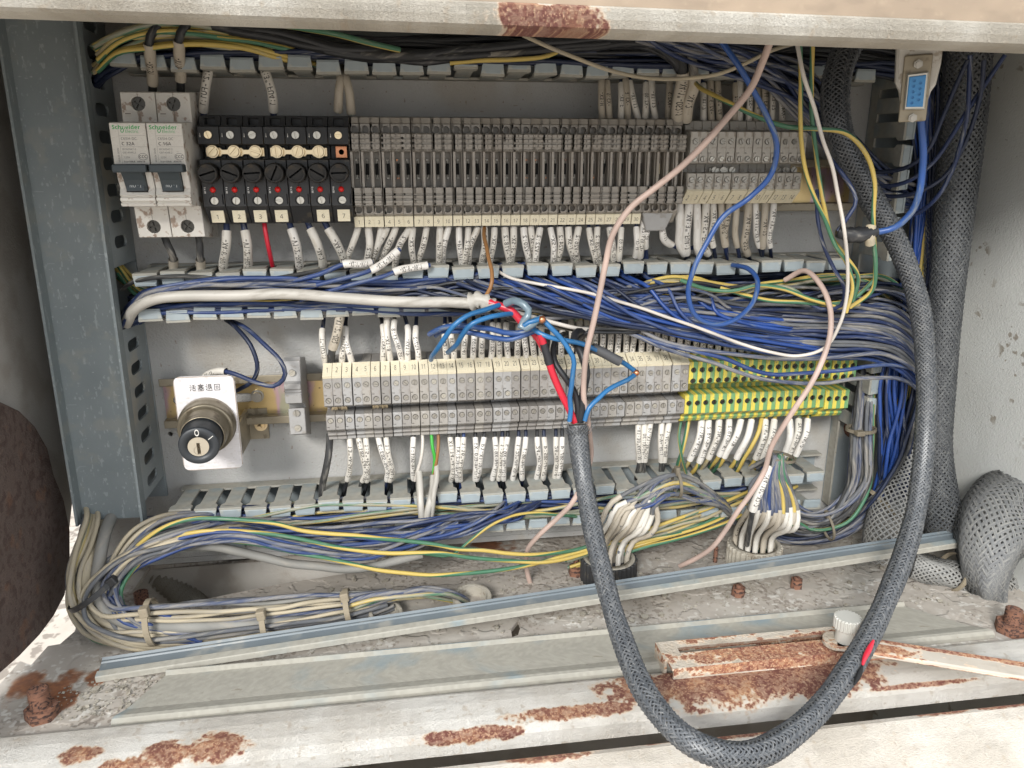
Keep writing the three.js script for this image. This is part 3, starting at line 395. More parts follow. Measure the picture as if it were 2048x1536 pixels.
// upper row, screw blocks 2 to 14
const X4 = { w: 0.00563 }, x4w = X4.w * 0.965;
const x4prof = prof(1480, [[240, 0.012], [241, 0.030], [243, 0.036], [260, 0.038], [262, 0.046], [264, 0.048], [325, 0.048], [327, 0.046], [328, 0.031], [344, 0.031], [345, 0.044], [347, 0.046], [378, 0.046], [404, 0.036], [405, 0.012]]);
const x4s = [[283, 0.048], [318, 0.048], [359, 0.046]].map(([v, z]) => [yOf(1480, v, z), z]), x4q = -x4w / 2;
const x4geo = cut(sidePrism(x4prof, x4w), ...x4s.map(([y, z]) => hole(y, z, 0.0018, 0.0016)), boxTool(x4q - 0.001, x4q + 0.0005, yOf(1480, 325, 0.048), yOf(1480, 305, 0.048), 0.047, 0.05), boxTool(x4q - 0.001, x4q + 0.0019, yOf(1480, 307, 0.048), yOf(1480, 305, 0.048), 0.047, 0.05), boxTool(x4q - 0.001, x4q + 0.0005, yOf(1480, 373, 0.046), yOf(1480, 346, 0.046), 0.045, 0.05), boxTool(x4q - 0.001, x4q + 0.0019, yOf(1480, 373, 0.046), yOf(1480, 371, 0.046), 0.045, 0.05));
const x4t0 = yOf(1480, 378, 0.046), x4t1 = yOf(1480, 404, 0.036), x4a = Math.atan2(0.01, x4t0 - x4t1), x4h = Math.hypot(0.01, x4t0 - x4t1);
for (let i = 2; i <= 14; i++) {
  const g = thing('terminal_block', 'brownish grey screw terminal block with tag ' + num(i) + ' in the upper row', 'terminal block', 'screw blocks of the upper row', V3(0.1744 + (i - 2) * X4.w, 0, 0));
  g.rotation.y = rr(-0.008, 0.008); g.position.z = rr(-0.0003, 0.0003); part(g, 'body', x4geo, M.termB); for (const [y, z] of x4s) addScrew(g, SG.s, 0.0002, y, z - 0.0005, pick(metals));
  part(g, 'number_tag', tagGeo(i, x4w * 0.97, x4h * 0.97, 0.0014), M.num, [0, (x4t0 + x4t1) / 2 - 0.0004, 0.0412], [x4a, 0, 0]);
}
for (const [k, us] of [[0, [1428, 1446, 1465]], [1, [1556, 1570, 1588]]]) { const c = P(us[1], 340, 0.034), g = thing('cross_connector', k ? 'row of three dull bridge screws above tags 12 to 14' : 'row of three shiny bridge screws above tags 5 to 7', 'bridge', 'bridges in the upper row', c); part(g, 'bar', rbox(-0.0085, 0.0085, -0.0013, 0.0013, -0.002, -0.0006, 0.0003), M.nickel); for (const s of [-1, 0, 1]) part(g, 'screw', SG.m, k ? M.steel : M.nickel, [s * X4.w, 0, 0], [0, 0, rr(0, 3)]); }

// seven black fuse blocks
const FU = { w: 0.01136, x0: -0.1042 }, fw = FU.w * 0.975;
const fuProf = prof(540, [[231, 0.012], [232, 0.041], [252, 0.043], [254, 0.049], [288, 0.05], [290, 0.048], [291, 0.036], [317, 0.036], [318, 0.05], [320, 0.052], [412, 0.052], [414, 0.051], [446, 0.042], [447, 0.012]]);
const fuGeo = cut(sidePrism(fuProf, fw), boxTool(-0.0028, 0.0028, yOf(540, 250, 0.042), yOf(540, 236, 0.042), 0.036, 0.05), hole(yOf(540, 270, 0.05), 0.05, 0.0025, 0.002), hole(yOf(540, 401, 0.052), 0.052, 0.0026, 0.002), boxTool(0.0044, 0.005, yOf(540, 408, 0.052), yOf(540, 388, 0.052), 0.0505, 0.055), boxTool(-0.00015, 0.00015, yOf(540, 420, 0.052), yOf(540, 318, 0.052), 0.0514, 0.055));
const printFuse = ctex(128, 256, (x) => { x.fillStyle = '#2b2b2c'; x.fillRect(0, 0, 128, 256); x.fillStyle = '#e8e6e0'; x.save(); x.translate(64, 128); x.rotate(Math.PI / 2); x.font = 'bold 84px sans-serif'; x.textAlign = 'center'; x.textBaseline = 'middle'; x.scale(0.9, 1); x.fillText('5 x 20', 0, 4); x.restore(); });
const printArrow = ctex(64, 128, (x) => { x.fillStyle = '#2b2b2c'; x.fillRect(0, 0, 64, 128); x.fillStyle = '#d8d4cc'; x.fillRect(28, 10, 10, 96); x.beginPath(); x.moveTo(14, 76); x.lineTo(50, 76); x.lineTo(32, 118); x.fill(); });
const MF = { txt: std({ map: printFuse, roughness: 0.5 }), arrow: std({ map: printArrow, roughness: 0.5 }) };
const capGeo = () => { const r = 0.0052; const b = tri(new THREE.LatheGeometry([[0, 0.0082], [0.0036, 0.0082], [0.0038, 0.0088], [0.0047, 0.0088], [0.0051, 0.0083], [0.0053, 0.006], [0.0053, 0]].reverse().map(([a, h]) => new THREE.Vector2(a, h)), 28).rotateX(Math.PI / 2)); return cut(b, boxTool(-0.0005, 0.0005, -0.0042, 0.0042, 0.0066, 0.01)); };
const CG = capGeo();
for (let i = 1; i <= 7; i++) {
  const x = FU.x0 + (i - 0.5) * FU.w, g = thing('fuse_terminal', i === 5 ? 'black fuse terminal without a number tag, between its tagged neighbours' : 'black fuse terminal with round cap and red lamp, tag ' + num(i), 'fuse terminal', 'black fuse terminals', V3(x, 0, 0));
  part(g, 'body', fuGeo, M.black);
  addScrew(g, SG.m, 0, yOf(540, 270, 0.05), 0.0495, i === 1 || i === 7 ? M.brass : M.nickel); addScrew(g, SG.m, 0.0004, yOf(540, 401, 0.052), 0.0516, M.nickel);
  part(g, 'fuse_cap', CG, M.cap, [-0.0002, yOf(540, 346, 0.055), 0.0515], [0, 0, rr(0, 3.1)]);
  part(g, 'lamp', tri(new THREE.SphereGeometry(0.0016, 14, 8)), M.red, [0, yOf(540, 379, 0.052), 0.0522]);
  part(g, 'size_print', new THREE.PlaneGeometry(0.0019, 0.0042), MF.txt, [-0.0041, yOf(540, 380, 0.052), 0.0521]);
  part(g, 'arrow_print', new THREE.PlaneGeometry(0.0011, 0.0026), MF.arrow, [-0.0041, yOf(540, 271, 0.05), 0.05012]);
  if (i !== 5) part(g, 'number_tag', tagGeo(i, 0.0068, 0.0068, 0.0018), M.num, [0.0004, yOf(540, 431, 0.047), 0.0478], [0.28, 0, 0]);
  if (i === 7) part(g, 'copper_clamp', cut(rbox(-0.0033, 0.0033, -0.0033, 0.0033, 0, 0.004, 0.0004), hole(0, 0.003, 0.0015, 0.006)), M.copper, [0.0006, yOf(540, 304, 0.038), 0.0365]);
}
for (const k of [0, 1]) {
  const xc = FU.x0 + (k ? 4.5 : 1.5) * FU.w, g = thing('bus_bridge', k ? 'brass bridge with three screws across the fuse terminals nearer the diode blocks' : 'brass bridge with three screws across the fuse terminals nearer the breakers', 'bridge', 'brass bridges on the fuse terminals', V3(xc, yOf(540, 304, 0.042), 0.0385));
  const b = [[-0.0155, -0.0024]]; for (const s of [-1, 0, 1]) b.push(...[[-0.0034, -0.0024], [0.0034, -0.0024]].map(([a, c]) => [s * FU.w + a, c]), ...(s < 1 ? [[s * FU.w + 0.0044, -0.0013], [s * FU.w + FU.w - 0.0044, -0.0013]] : [])); b.push([0.0155, -0.0024]);
  part(g, 'bar', frontPrism(b.concat(b.map(([x, y]) => [x, -y]).reverse()), 0, 0.0012, 0.0002), M.brass);
  for (const s of [-1, 0, 1]) { const q = part(g, 'bridge_screw', merge([cylZ(0.0034, 0.0012, 0.004, 20)]), M.brass, [s * FU.w - 0.0002, 0.0002, 0]); part(q, 'screw_head', SG.l, M.brass, [0, 0, 0.0041], [0, 0, rr(0, 3.1)]); }
}

// two circuit breakers, mounted upside down
const BR = { w: 0.0175, x: [-0.1419, -0.1242] }, bu = 330;
const brProf = prof(bu, [[183, 0.012], [184, 0.044], [186, 0.045], [244, 0.046], [245, 0.067], [247, 0.068], [330, 0.068], [350, 0.0665], [364, 0.0655], [376, 0.0645], [384, 0.0655], [390, 0.0665], [393, 0.0655], [396, 0.0668], [401, 0.0668], [404, 0.0655], [407, 0.0668], [412, 0.066], [413, 0.047], [474, 0.045], [475, 0.03], [476, 0.012]]);
const brScrew = [yOf(bu, 208, 0.045), yOf(bu, 453, 0.045)];
const brGeo = cut(sidePrism(brProf, BR.w * 0.985, 0.0003), hole(brScrew[0], 0.044, 0.0037, 0.008), hole(brScrew[1], 0.044, 0.0037, 0.008), boxTool(-0.0054, 0.0054, yOf(bu, 384, 0.067), yOf(bu, 330, 0.067), 0.05, 0.08), boxTool(-0.0001, 0.0001, yOf(bu, 244, 0.045), yOf(bu, 184, 0.045), 0.0445, 0.05), boxTool(-0.0001, 0.0001, yOf(bu, 474, 0.045), yOf(bu, 414, 0.045), 0.0443, 0.05));
const phil = (() => { const a = merge([cylZ(0.0035, -0.002, 0, 20)]); return cut(a, boxTool(-0.0005, 0.0005, -0.0026, 0.0026, -0.0012, 0.001), boxTool(-0.0026, 0.0026, -0.0005, 0.0005, -0.0012, 0.001)); })();
const sign = (s) => ctex(128, 64, (x) => { x.fillStyle = '#d0cbc2'; x.fillRect(0, 0, 128, 64); });
for (let i = 0; i < 2; i++) {
  const g = thing('circuit_breaker', i ? 'white circuit breaker marked C 16A beside the black fuse terminals' : 'white circuit breaker marked C 32A beside the tall slotted duct', 'circuit breaker', 'circuit breakers', V3(BR.x[i] + BR.w / 2, 0, 0));
  part(g, 'body', brGeo, M.white);
  const ly0 = yOf(bu, 247, 0.068), ly1 = yOf(bu, 327, 0.068);
  const label = ctex(512, 640, (x, w, h) => { x.fillStyle = '#d2cdc3'; x.fillRect(0, 0, w, h); for (let k = 0; k < 500; k++) { x.fillStyle = pick(['rgba(140,115,95,0.13)', 'rgba(235,230,222,0.2)']); x.fillRect(rr(0, w), rr(0, h), rr(2, 30), rr(2, 12)); }
    x.fillStyle = '#2e9a4c'; x.font = 'bold 88px sans-serif'; x.save(); x.translate(30, 92); x.scale(0.98, 1); x.fillText('Schneider', 0, 0); x.font = '62px sans-serif'; x.fillText('Electric', 190, 58); x.lineWidth = 11; x.strokeStyle = '#2e9a4c'; x.beginPath(); x.ellipse(150, 22, 20, 30, 0.3, 0, 7); x.stroke(); x.restore();
    if (!i) { x.fillStyle = 'rgba(208,203,193,0.85)'; x.fillRect(190, 20, 26, 60); x.fillRect(240, 10, 18, 50); }
    x.strokeStyle = '#807a72'; x.lineWidth = 3; x.beginPath(); x.moveTo(120, 195); x.lineTo(505, 195); x.moveTo(120, 370); x.lineTo(505, 370); x.moveTo(118, 0); x.lineTo(118, 640); x.stroke();
    x.fillStyle = '#55504a'; x.font = '58px sans-serif'; x.fillText('C65H-DC', 140, 262); x.font = 'bold 72px sans-serif'; x.fillText(i ? 'C 16A' : 'C 32A', 140, 348); x.font = '40px sans-serif'; x.fillText('IEC60947-2', 140, 425); x.fillText('GB14048.2', 140, 478); x.fillText('125V', 150, 556); x.font = 'bold 38px sans-serif'; x.fillText('Icu=10kA   A9N18', 140, 622);
    x.lineWidth = 6; x.strokeStyle = '#55504a'; x.beginPath(); x.ellipse(432, 530, 68, 52, 0, 0, 7); x.stroke(); x.font = 'bold 60px sans-serif'; x.fillText('CCC', 372, 551);
    x.save(); x.translate(92, 620); x.rotate(-Math.PI / 2); x.font = '34px sans-serif'; x.fillText('MERLIN GERIN', 0, 0); x.restore(); });
  part(g, 'label', new THREE.PlaneGeometry(BR.w * 0.96, ly0 - ly1), std({ map: label, roughness: 0.45 }), [0, (ly0 + ly1) / 2, 0.06815]);
  for (let k = 0; k < 2; k++) part(g, 'screw', phil, M.darkSteel, [0, brScrew[k], 0.0436], [0, 0, rr(0.2, 1.2)]);
  const mark = (s, v) => part(g, 'polarity_mark', new THREE.PlaneGeometry(0.0032, 0.0032), std({ map: ctex(64, 64, (x) => { x.fillStyle = '#cbc5bb'; x.fillRect(0, 0, 64, 64); x.fillStyle = '#6a5f56'; x.fillRect(4, 27, 56, 8); if (s) x.fillRect(28, 4, 8, 56); }), roughness: 0.5 }), [-0.0055, yOf(bu, v, 0.046), 0.0461]); mark(0, 228); mark(1, 432);
  const tg = part(g, 'toggle', merge([rbox(-0.0083, 0.0083, yOf(bu, 345, 0.074), yOf(bu, 328, 0.074), 0.064, 0.0745, 0.0008), sidePrism([[yOf(bu, 344, 0.07), 0.056], [yOf(bu, 344, 0.07), 0.0715], [yOf(bu, 360, 0.069), 0.0685], [yOf(bu, 382, 0.067), 0.066], [yOf(bu, 382, 0.067), 0.056]], 0.0102)]), M.toggle);
  const py0 = yOf(bu, 362, 0.0682), py1 = yOf(bu, 381, 0.0664), pr = part(tg, 'position_print', new THREE.PlaneGeometry(0.0086, Math.hypot(py0 - py1, 0.002)), std({ map: ctex(256, 128, (x) => { x.fillStyle = '#3c4448'; x.fillRect(0, 0, 256, 128); x.fillStyle = '#c8cac8'; x.translate(128, 64); x.rotate(Math.PI); x.font = '66px sans-serif'; x.textAlign = 'center'; x.textBaseline = 'middle'; x.fillText('I - ON', 0, 6); }), roughness: 0.5 }), [0, (py0 + py1) / 2, 0.0675], [-0.33, 0, 0]);
}

// end clamp on the lower rail
{ const g = thing('end_clamp', 'grey plastic end clamp with three screws on the lower rail', 'rail clamp', null, V3(-0.0668, 0, 0)), e = prof(590, [[714, 0.02], [714, 0.034], [722, 0.037], [740, 0.038], [762, 0.04], [768, 0.043], [778, 0.043], [780, 0.0415], [784, 0.0425], [786, 0.0415], [790, 0.043], [806, 0.042], [808, 0.03], [815, 0.028], [817, 0.034], [868, 0.034], [870, 0.02], [870, 0.011], [714, 0.011]]);
  part(g, 'body', sidePrism(e, 0.0098, 0.0004), M.term); const yy = [[745, 0.039], [826, 0.034], [856, 0.034]]; for (const [v, z] of yy) addScrew(g, SG.m, 0, yOf(590, v, z), z + 0.0004, pick([M.steel, M.nickel])); }
// key switch on its lettered plate
{ const c = P(415, 848, 0.052), g = thing('key_switch', 'key switch on a white lettered plate below the middle duct', 'key switch', null, V3(c.x, c.y, 0)), px0 = P(350, 800, 0.051).x - c.x, px1 = P(478, 850, 0.051).x - c.x, py0 = yOf(415, 752, 0.051) - c.y, py1 = yOf(415, 940, 0.051) - c.y, pw = px1 - px0, ph = py0 - py1, rc = 0.004;
  const outl = []; for (const [cx, cy, a] of [[px1 - rc, py1 + rc, -90], [px1 - rc, py0 - rc, 0], [px0 + rc, py0 - rc, 90], [px0 + rc, py1 + rc, 180]]) for (let k = 0; k <= 4; k++) outl.push([cx + rc * Math.cos((a + k * 22.5) * RAD), cy + rc * Math.sin((a + k * 22.5) * RAD)]);
  const strokes = { 0: [[[18, 18], [28, 26]], [[12, 42], [24, 50]], [[12, 88], [30, 62]], [[80, 12], [66, 19], [48, 22]], [[38, 40], [96, 38]], [[66, 20], [66, 58]], [[50, 58], [84, 58], [82, 88], [52, 88], [50, 58]]], 1: [[[48, 4], [53, 13]], [[16, 30], [16, 18], [88, 18], [82, 29]], [[24, 31], [76, 31]], [[28, 43], [72, 43]], [[40, 23], [40, 55]], [[60, 23], [60, 55]], [[8, 55], [92, 55]], [[38, 57], [10, 76]], [[62, 57], [92, 76]], [[30, 74], [70, 74]], [[50, 64], [50, 92]], [[12, 92], [88, 92]]], 2: [[[46, 12], [80, 12], [80, 44]], [[46, 28], [80, 28]], [[46, 44], [80, 44]], [[46, 12], [46, 76], [62, 64]], [[60, 44], [90, 76]], [[88, 50], [72, 60]], [[18, 12], [26, 24]], [[6, 40], [24, 40], [22, 68], [8, 84]], [[12, 80], [34, 90], [94, 92]]], 3: [[[14, 14], [86, 14], [86, 90], [14, 90], [14, 14]], [[36, 38], [64, 38], [64, 66], [36, 66], [36, 38]]] };
  const t = ctex(512, 768, (x, w, h) => { x.fillStyle = '#d4d0d0'; x.fillRect(0, 0, w, h); for (let k = 0; k < 700; k++) { x.fillStyle = pick(['rgba(165,150,130,0.1)', 'rgba(245,243,243,0.16)', 'rgba(130,120,110,0.08)']); x.fillRect(rr(0, w), rr(0, h), rr(2, 50), rr(2, 20)); }
    x.strokeStyle = 'rgba(120,98,72,0.55)'; x.lineWidth = 6; x.strokeRect(5, 5, w - 10, h - 10); x.strokeStyle = '#23211f'; x.lineWidth = 5; x.lineCap = 'round'; x.lineJoin = 'round'; for (let k = 0; k < 4; k++) for (const s of strokes[k]) { x.beginPath(); s.forEach(([a, b], n) => x[n ? 'lineTo' : 'moveTo'](128 + k * 68 + a * 0.6, 60 + b * 0.6)); x.stroke(); } });
  part(g, 'letter_plate', remap(frontPrism(outl, 0.0495, 0.051, 0.0003), (x, y) => [(x - px0) / pw, (y - py1) / ph]), std({ map: t, roughness: 0.4 }), [0, 0, 0]);
  part(g, 'mounting_bracket', merge([box(px0 + 0.002, px1 - 0.002, py1 + 0.001, py0 - 0.004, 0.046, 0.0493), box(px1 - 0.006, px1 - 0.004, py1 + 0.001, py1 + 0.022, 0.003, 0.046), box(px1 - 0.006, px1 + 0.008, py1 + 0.001, py1 + 0.022, 0.001, 0.003)]), M.zinc);
  part(g, 'bracket_screw', merge([cylZ(0.0042, 0.003, 0.004, 16), cylZ(0.003, 0.004, 0.007, 6), cylZ(0.0016, 0.007, 0.011, 10)]), M.brass, [px1 + 0.0035, py1 + 0.011, 0]);
  const lathe = (a) => tri(new THREE.LatheGeometry(a.map(([r, z]) => new THREE.Vector2(r, z)), 40).rotateX(Math.PI / 2));
  const kx = P(397, 893, 0.087).x - c.x, ky = P(397, 893, 0.087).y - c.y, sh = new THREE.Matrix4().set(1, 0, kx / 0.036, 0, 0, 1, ky / 0.036, 0, 0, 0, 1, 0, 0, 0, 0, 1);
  const col = part(g, 'collar', lathe([[0.0162, 0], [0.0162, 0.004], [0.0155, 0.0052], [0.0155, 0.009], [0.0147, 0.0104], [0.0132, 0.0105], [0.0122, 0.022], [0.0115, 0.022]]), std({ color: 0xd6d0c4, metalness: 0.6, roughness: 0.36, map: T.dustWhite }), [0, 0, 0.051]);
  const tilt = [Math.atan2(-ky, 0.036), Math.atan2(kx, 0.036), 0]; col.rotation.set(...tilt);
  const barrel = part(g, 'barrel', lathe([[0.0118, 0.02], [0.0108, 0.022], [0.0108, 0.034], [0.0102, 0.0362], [0.0054, 0.0364], [0.0054, 0.03]]), std({ color: 0x2a2d30, roughness: 0.45 }), [0, 0, 0.051], tilt);
  part(barrel, 'lock_cylinder', cut(cylZ(0.0055, 0.03, 0.0366, 30), boxTool(-0.0009, 0.0009, -0.0046, 0.0022, 0.0305, 0.04), new THREE.CylinderGeometry(0.0026, 0.0026, 0.004, 16).rotateX(Math.PI / 2).translate(0, -0.0022, 0.0382)), std({ color: 0xb8ae9c, metalness: 0.5, roughness: 0.45 }));
  part(barrel, 'zero_mark', tri(new THREE.TorusGeometry(0.0013, 0.0003, 6, 20).scale(0.75, 1.25, 0.4)), M.white, [0, 0.008, 0.0364]); part(barrel, 'one_mark', rbox(-0.0002, 0.0002, -0.0017, 0.0017, 0, 0.0003, 0.0001), M.white, [0.0068, 0.0046, 0.0363], [0, 0, -0.95]);
}
// ---------- labelled wires: insulation with a printed sleeve ----------
const sleeveNames = new Map();
// pts: where the wire runs; a..b: the share of its length under the sleeve
function labelled(where, text, pts, r, mat, a, b, sm, o = {}) {
  const w = W3(pts), c = curveOf(w); r *= 0.86;
  const g = thing('labelled_wire', (o.look ?? 'white-sleeved wire ') + where, 'wire', o.group ?? 'wires ' + where, w[0]);
  part(g, 'insulation', tube(c, r, { org: w[0], off: rnd(), twist: 20 }), mat);
  const uv = sleeveUV(text), rev = o.rev ? [uv[2], uv[3], uv[0], uv[1]] : uv;
  part(g, 'sleeve', tube(c, (t) => (o.sr ?? r * 1.55) * 0.84 * (1 + 0.03 * Math.sin(t * 9)), { org: w[0], t0: a, t1: b, uv: rev, rad: 10, cap: false, seg: 10 }), sm ?? pick([MS.clean, MS.worn, MS.worn]));
  return g;
}
const mid = (a, b, t, bow = 0) => [lerp(a[0], b[0], t) + bow, lerp(a[1], b[1], t), lerp(a[2], b[2], t)];
const Z2 = (ox, oy, s) => (x, y) => [ox + x / s, oy + y / s];
const blues = [K.blue2, K.navy, K.blue2, K.blueDust];
{ // below the ridged diode blocks
  const z = Z2(600, 0, 2.926), tops = [340, 400, 475, 510, 560, 640, 662, 740, 820, 868, 930, 985, 1040, 1078, 1138, 1198, 1250, 1308, 1350, 1405, 1465, 1520, 1570, 1630, 1690, 1740, 1812, 1880, 1968, 2006];
  const bots = [272, 392, 420, 398, 470, 560, 664, 692, 815, 835, 945, 962, 985, 1066, 1112, 1226, 1236, 1342, 1356, 1378, 1482, 1506, 1606, 1622, 1732, 1750, 1836, 1866, 1958, 1988], lets = 'ABCDEFGHJKLMNP';
  tops.forEach((t, i) => { const a = z(t, 1310), b = z(bots[i], 1530), tx = i < 3 ? '-V' + (i + 1) + ':2' : i < 8 ? '-X2:' + (i - 2) + '"-V' + (i + 1) + ':2' : i < 12 ? '+P1-V' + (i + 1) + ':2' : i > 26 ? '-X2:' + (i + 36) : '-X5:' + lets[i - 12] + '"-V' + (i + 3) + ':2'; const za = 0.034, zb = 0.028 + rr(-0.004, 0.005);
    const short = i > 25; labelled('below diode terminal ' + num(i + 1), tx, [[a[0], a[1] - 14, za - 0.004], [a[0], a[1] + 8, za], [...mid([a[0], a[1]], b, 0.55, rr(-5, 5)).slice(0, 2), (za + zb) / 2 + 0.004], [b[0], b[1], zb], [b[0] + rr(-3, 3), b[1] + 26, 0.018]], 0.0014, pick(blues), 0.16, short ? 0.62 : 0.84, null, { sr: rr(0.0022, 0.0026), rev: i % 2, group: 'sleeved wires below the diode blocks' }); });
}
function num(n) { const a = ['zero', 'one', 'two', 'three', 'four', 'five', 'six', 'seven', 'eight', 'nine', 'ten', 'eleven', 'twelve', 'thirteen', 'fourteen', 'fifteen', 'sixteen', 'seventeen', 'eighteen', 'nineteen'], t = ['', '', 'twenty', 'thirty', 'forty']; return n < 20 ? a[n] : t[Math.floor(n / 10)] + (n % 10 ? '-' + a[n % 10] : ''); }
{ // below fuses and breakers
  const q = Z2(0, 0, 2.926), L = [[1325, 1310, 1308, 1536, '-X4:6"-FU1:2'], [1425, 1310, 1452, 1536, '-V1:2"-FU2:2'], [1692, 1300, 1752, 1530, '-V1:2"-FU4:2'], [1800, 1300, 1888, 1530, '-X4:2'], [1900, 1300, 2016, 1530, '-X4:3"-FU6']];
  L.forEach(([a, b, c, d, t], i) => { const A = q(a, b), B = q(c, d); labelled('below the ' + ['first', 'second', 'fourth', 'fifth', 'sixth'][i] + ' fuse terminal', t, [[A[0] - 2, A[1] - 12, 0.034], [...A, 0.035], [...mid(A, B, 0.5, 3).slice(0, 2), 0.036], [...B, 0.028], [B[0], B[1] + 24, 0.018]], 0.0021, K.blue2, 0.17, 0.86, pick([MS.worn, MS.clean]), { sr: 0.0031, group: 'sleeved wires below the fuses' }); });
  wire('red_wire', 'bare red wire below the third fuse terminal', 'wire', null, [[527, 436, 0.034], [530, 460, 0.036], [537, 500, 0.034], [545, 532, 0.026]], 0.0017, K.red);
  [[328, 474, 345, 534], [395, 474, 400, 534]].forEach(([a, b, c, d], i) => labelled('below the ' + (i ? 'C16A' : 'C32A') + ' breaker', '', [[a, b - 10, 0.034], [a + 4, b + 8, 0.035], [c, (b + d) / 2 + 5, 0.034], [c + 2, d, 0.028], [c + 2, d + 60, 0.02]], 0.0024, K.blackDust, 0.38, 0.8, MS.dirty, { look: 'dark wire in a grey sleeve ', sr: 0.0031, group: 'wires below the breakers' }));
  [[296, 70, 305, 180, '-X3:31'], [356, 65, 361, 172, '-X1:81']].forEach(([a, b, c, d, t], i) => labelled('above the ' + (i ? 'C16A' : 'C32A') + ' breaker', t, [[a + 22, b - 22, 0.05], [a + 4, b + 4, 0.052], [(a + c) / 2, (b + d) / 2 - 10, 0.046], [c, d - 30, 0.038], [c, d + 10, 0.032]], 0.0026, K.black, 0.28, 0.86, MS.dirty, { look: 'black wire in a grimy sleeve ', sr: 0.0034, group: 'wires above the breakers' }));
  [[417, 132, 407, 236, '-X4:2"-FU1:1'], [528, 132, 547, 236, '-X4:3"-FU4:1']].forEach(([a, b, c, d, t], i) => labelled('above the ' + (i ? 'fourth' : 'first') + ' fuse terminal', t, [[a - 3, b - 14, 0.02], [a, b + 4, 0.03], [(a + c) / 2 + (i ? 6 : -2), (b + d) / 2, 0.034], [c, d - 18, 0.03], [c, d + 6, 0.026]], 0.0021, K.blue2, 0.14, 0.86, MS.worn, { sr: 0.0031, group: 'sleeved wires above the fuses' }));
  [[682, 150, 676, 226, 0], [690, 150, 703, 230, 1]].forEach(([a, b, c, d, i]) => labelled('above the seventh fuse terminal, ' + (i ? 'beside the diode blocks' : 'leaning to the fuses'), '', [[a - 6, b - 16, 0.02], [a, b + 6, 0.03], [lerp(a, c, 0.6), 180, 0.033], [c, d, 0.03]], 0.002, K.ygDust, 0.28, 0.98, MS.dirty, { look: 'green wire in a dirty sleeve ', sr: 0.003, group: 'sleeved wires above the fuses' }));
}
{ // above the last diode blocks and the screw blocks
  const z = Z2(1000, 60, 2.2756), L = [[462, 465], [487, 497], [552, 550], [572, 582], [592, 628], [664, 660], [690, 708], [772, 766], [925, 925], [958, 962], [990, 1000], [1072, 1064], [1094, 1090], [1138, 1132], [1172, 1164], [1204, 1200], [1240, 1236], [1278, 1286]];
  L.forEach(([a, b], i) => { const A = z(a, 255 + (i % 3) * 12), B = z(b, 404 + (i > 7 ? 14 : 0)); labelled('above the upper row, ' + num(i + 1) + ' along from the bare panel', ['-X3:H', '-X3:G', '-X3:F', '-X3:E', '-X1:11', '-X2:60', '-X1:13', '-KA2:5', '-X1:7', '-V2:9"-EA', '-V9:5"-EA', '-S1:2', '-S1:6', '-S2:4', '-X3:9', '-X3:11', '-X3:12', '-KA4:13"-SA'][i], [[A[0] + rr(-4, 4), A[1] - 40, 0.016], [A[0], A[1] - 10, 0.026], [...mid(A, B, 0.5, rr(-2, 2)).slice(0, 2), 0.031], [...B, 0.029], [B[0], B[1] + 8, 0.026]], 0.0014, pick([K.navy, K.blue2]), 0.32, 0.94, pick([MS.worn, MS.dirty]), { sr: 0.0023, rev: i % 2, group: 'sleeved wires above the upper row' }); });
  [[1365, 140, 1354, 244, '-X4:1"-OS2:1'], [1388, 150, 1371, 246, '-X4:2']].forEach(([a, b, c, d, t], i) => labelled('above the joint of diode and screw blocks, ' + (i ? 'stout and bowed' : 'stout and straight'), t, [[a - 14, b - 70, 0.05], [a - 2, b - 20, 0.05], [a, b + 20, 0.047], [lerp(a, c, 0.6) - 2, lerp(b, d, 0.6), 0.044], [c, d, 0.038]], 0.0032, K.blackDust, 0.42, 0.97, MS.dirty, { look: 'grimy-sleeved thick wire ', sr: 0.0042, group: 'sleeved wires above the upper row' }));
}
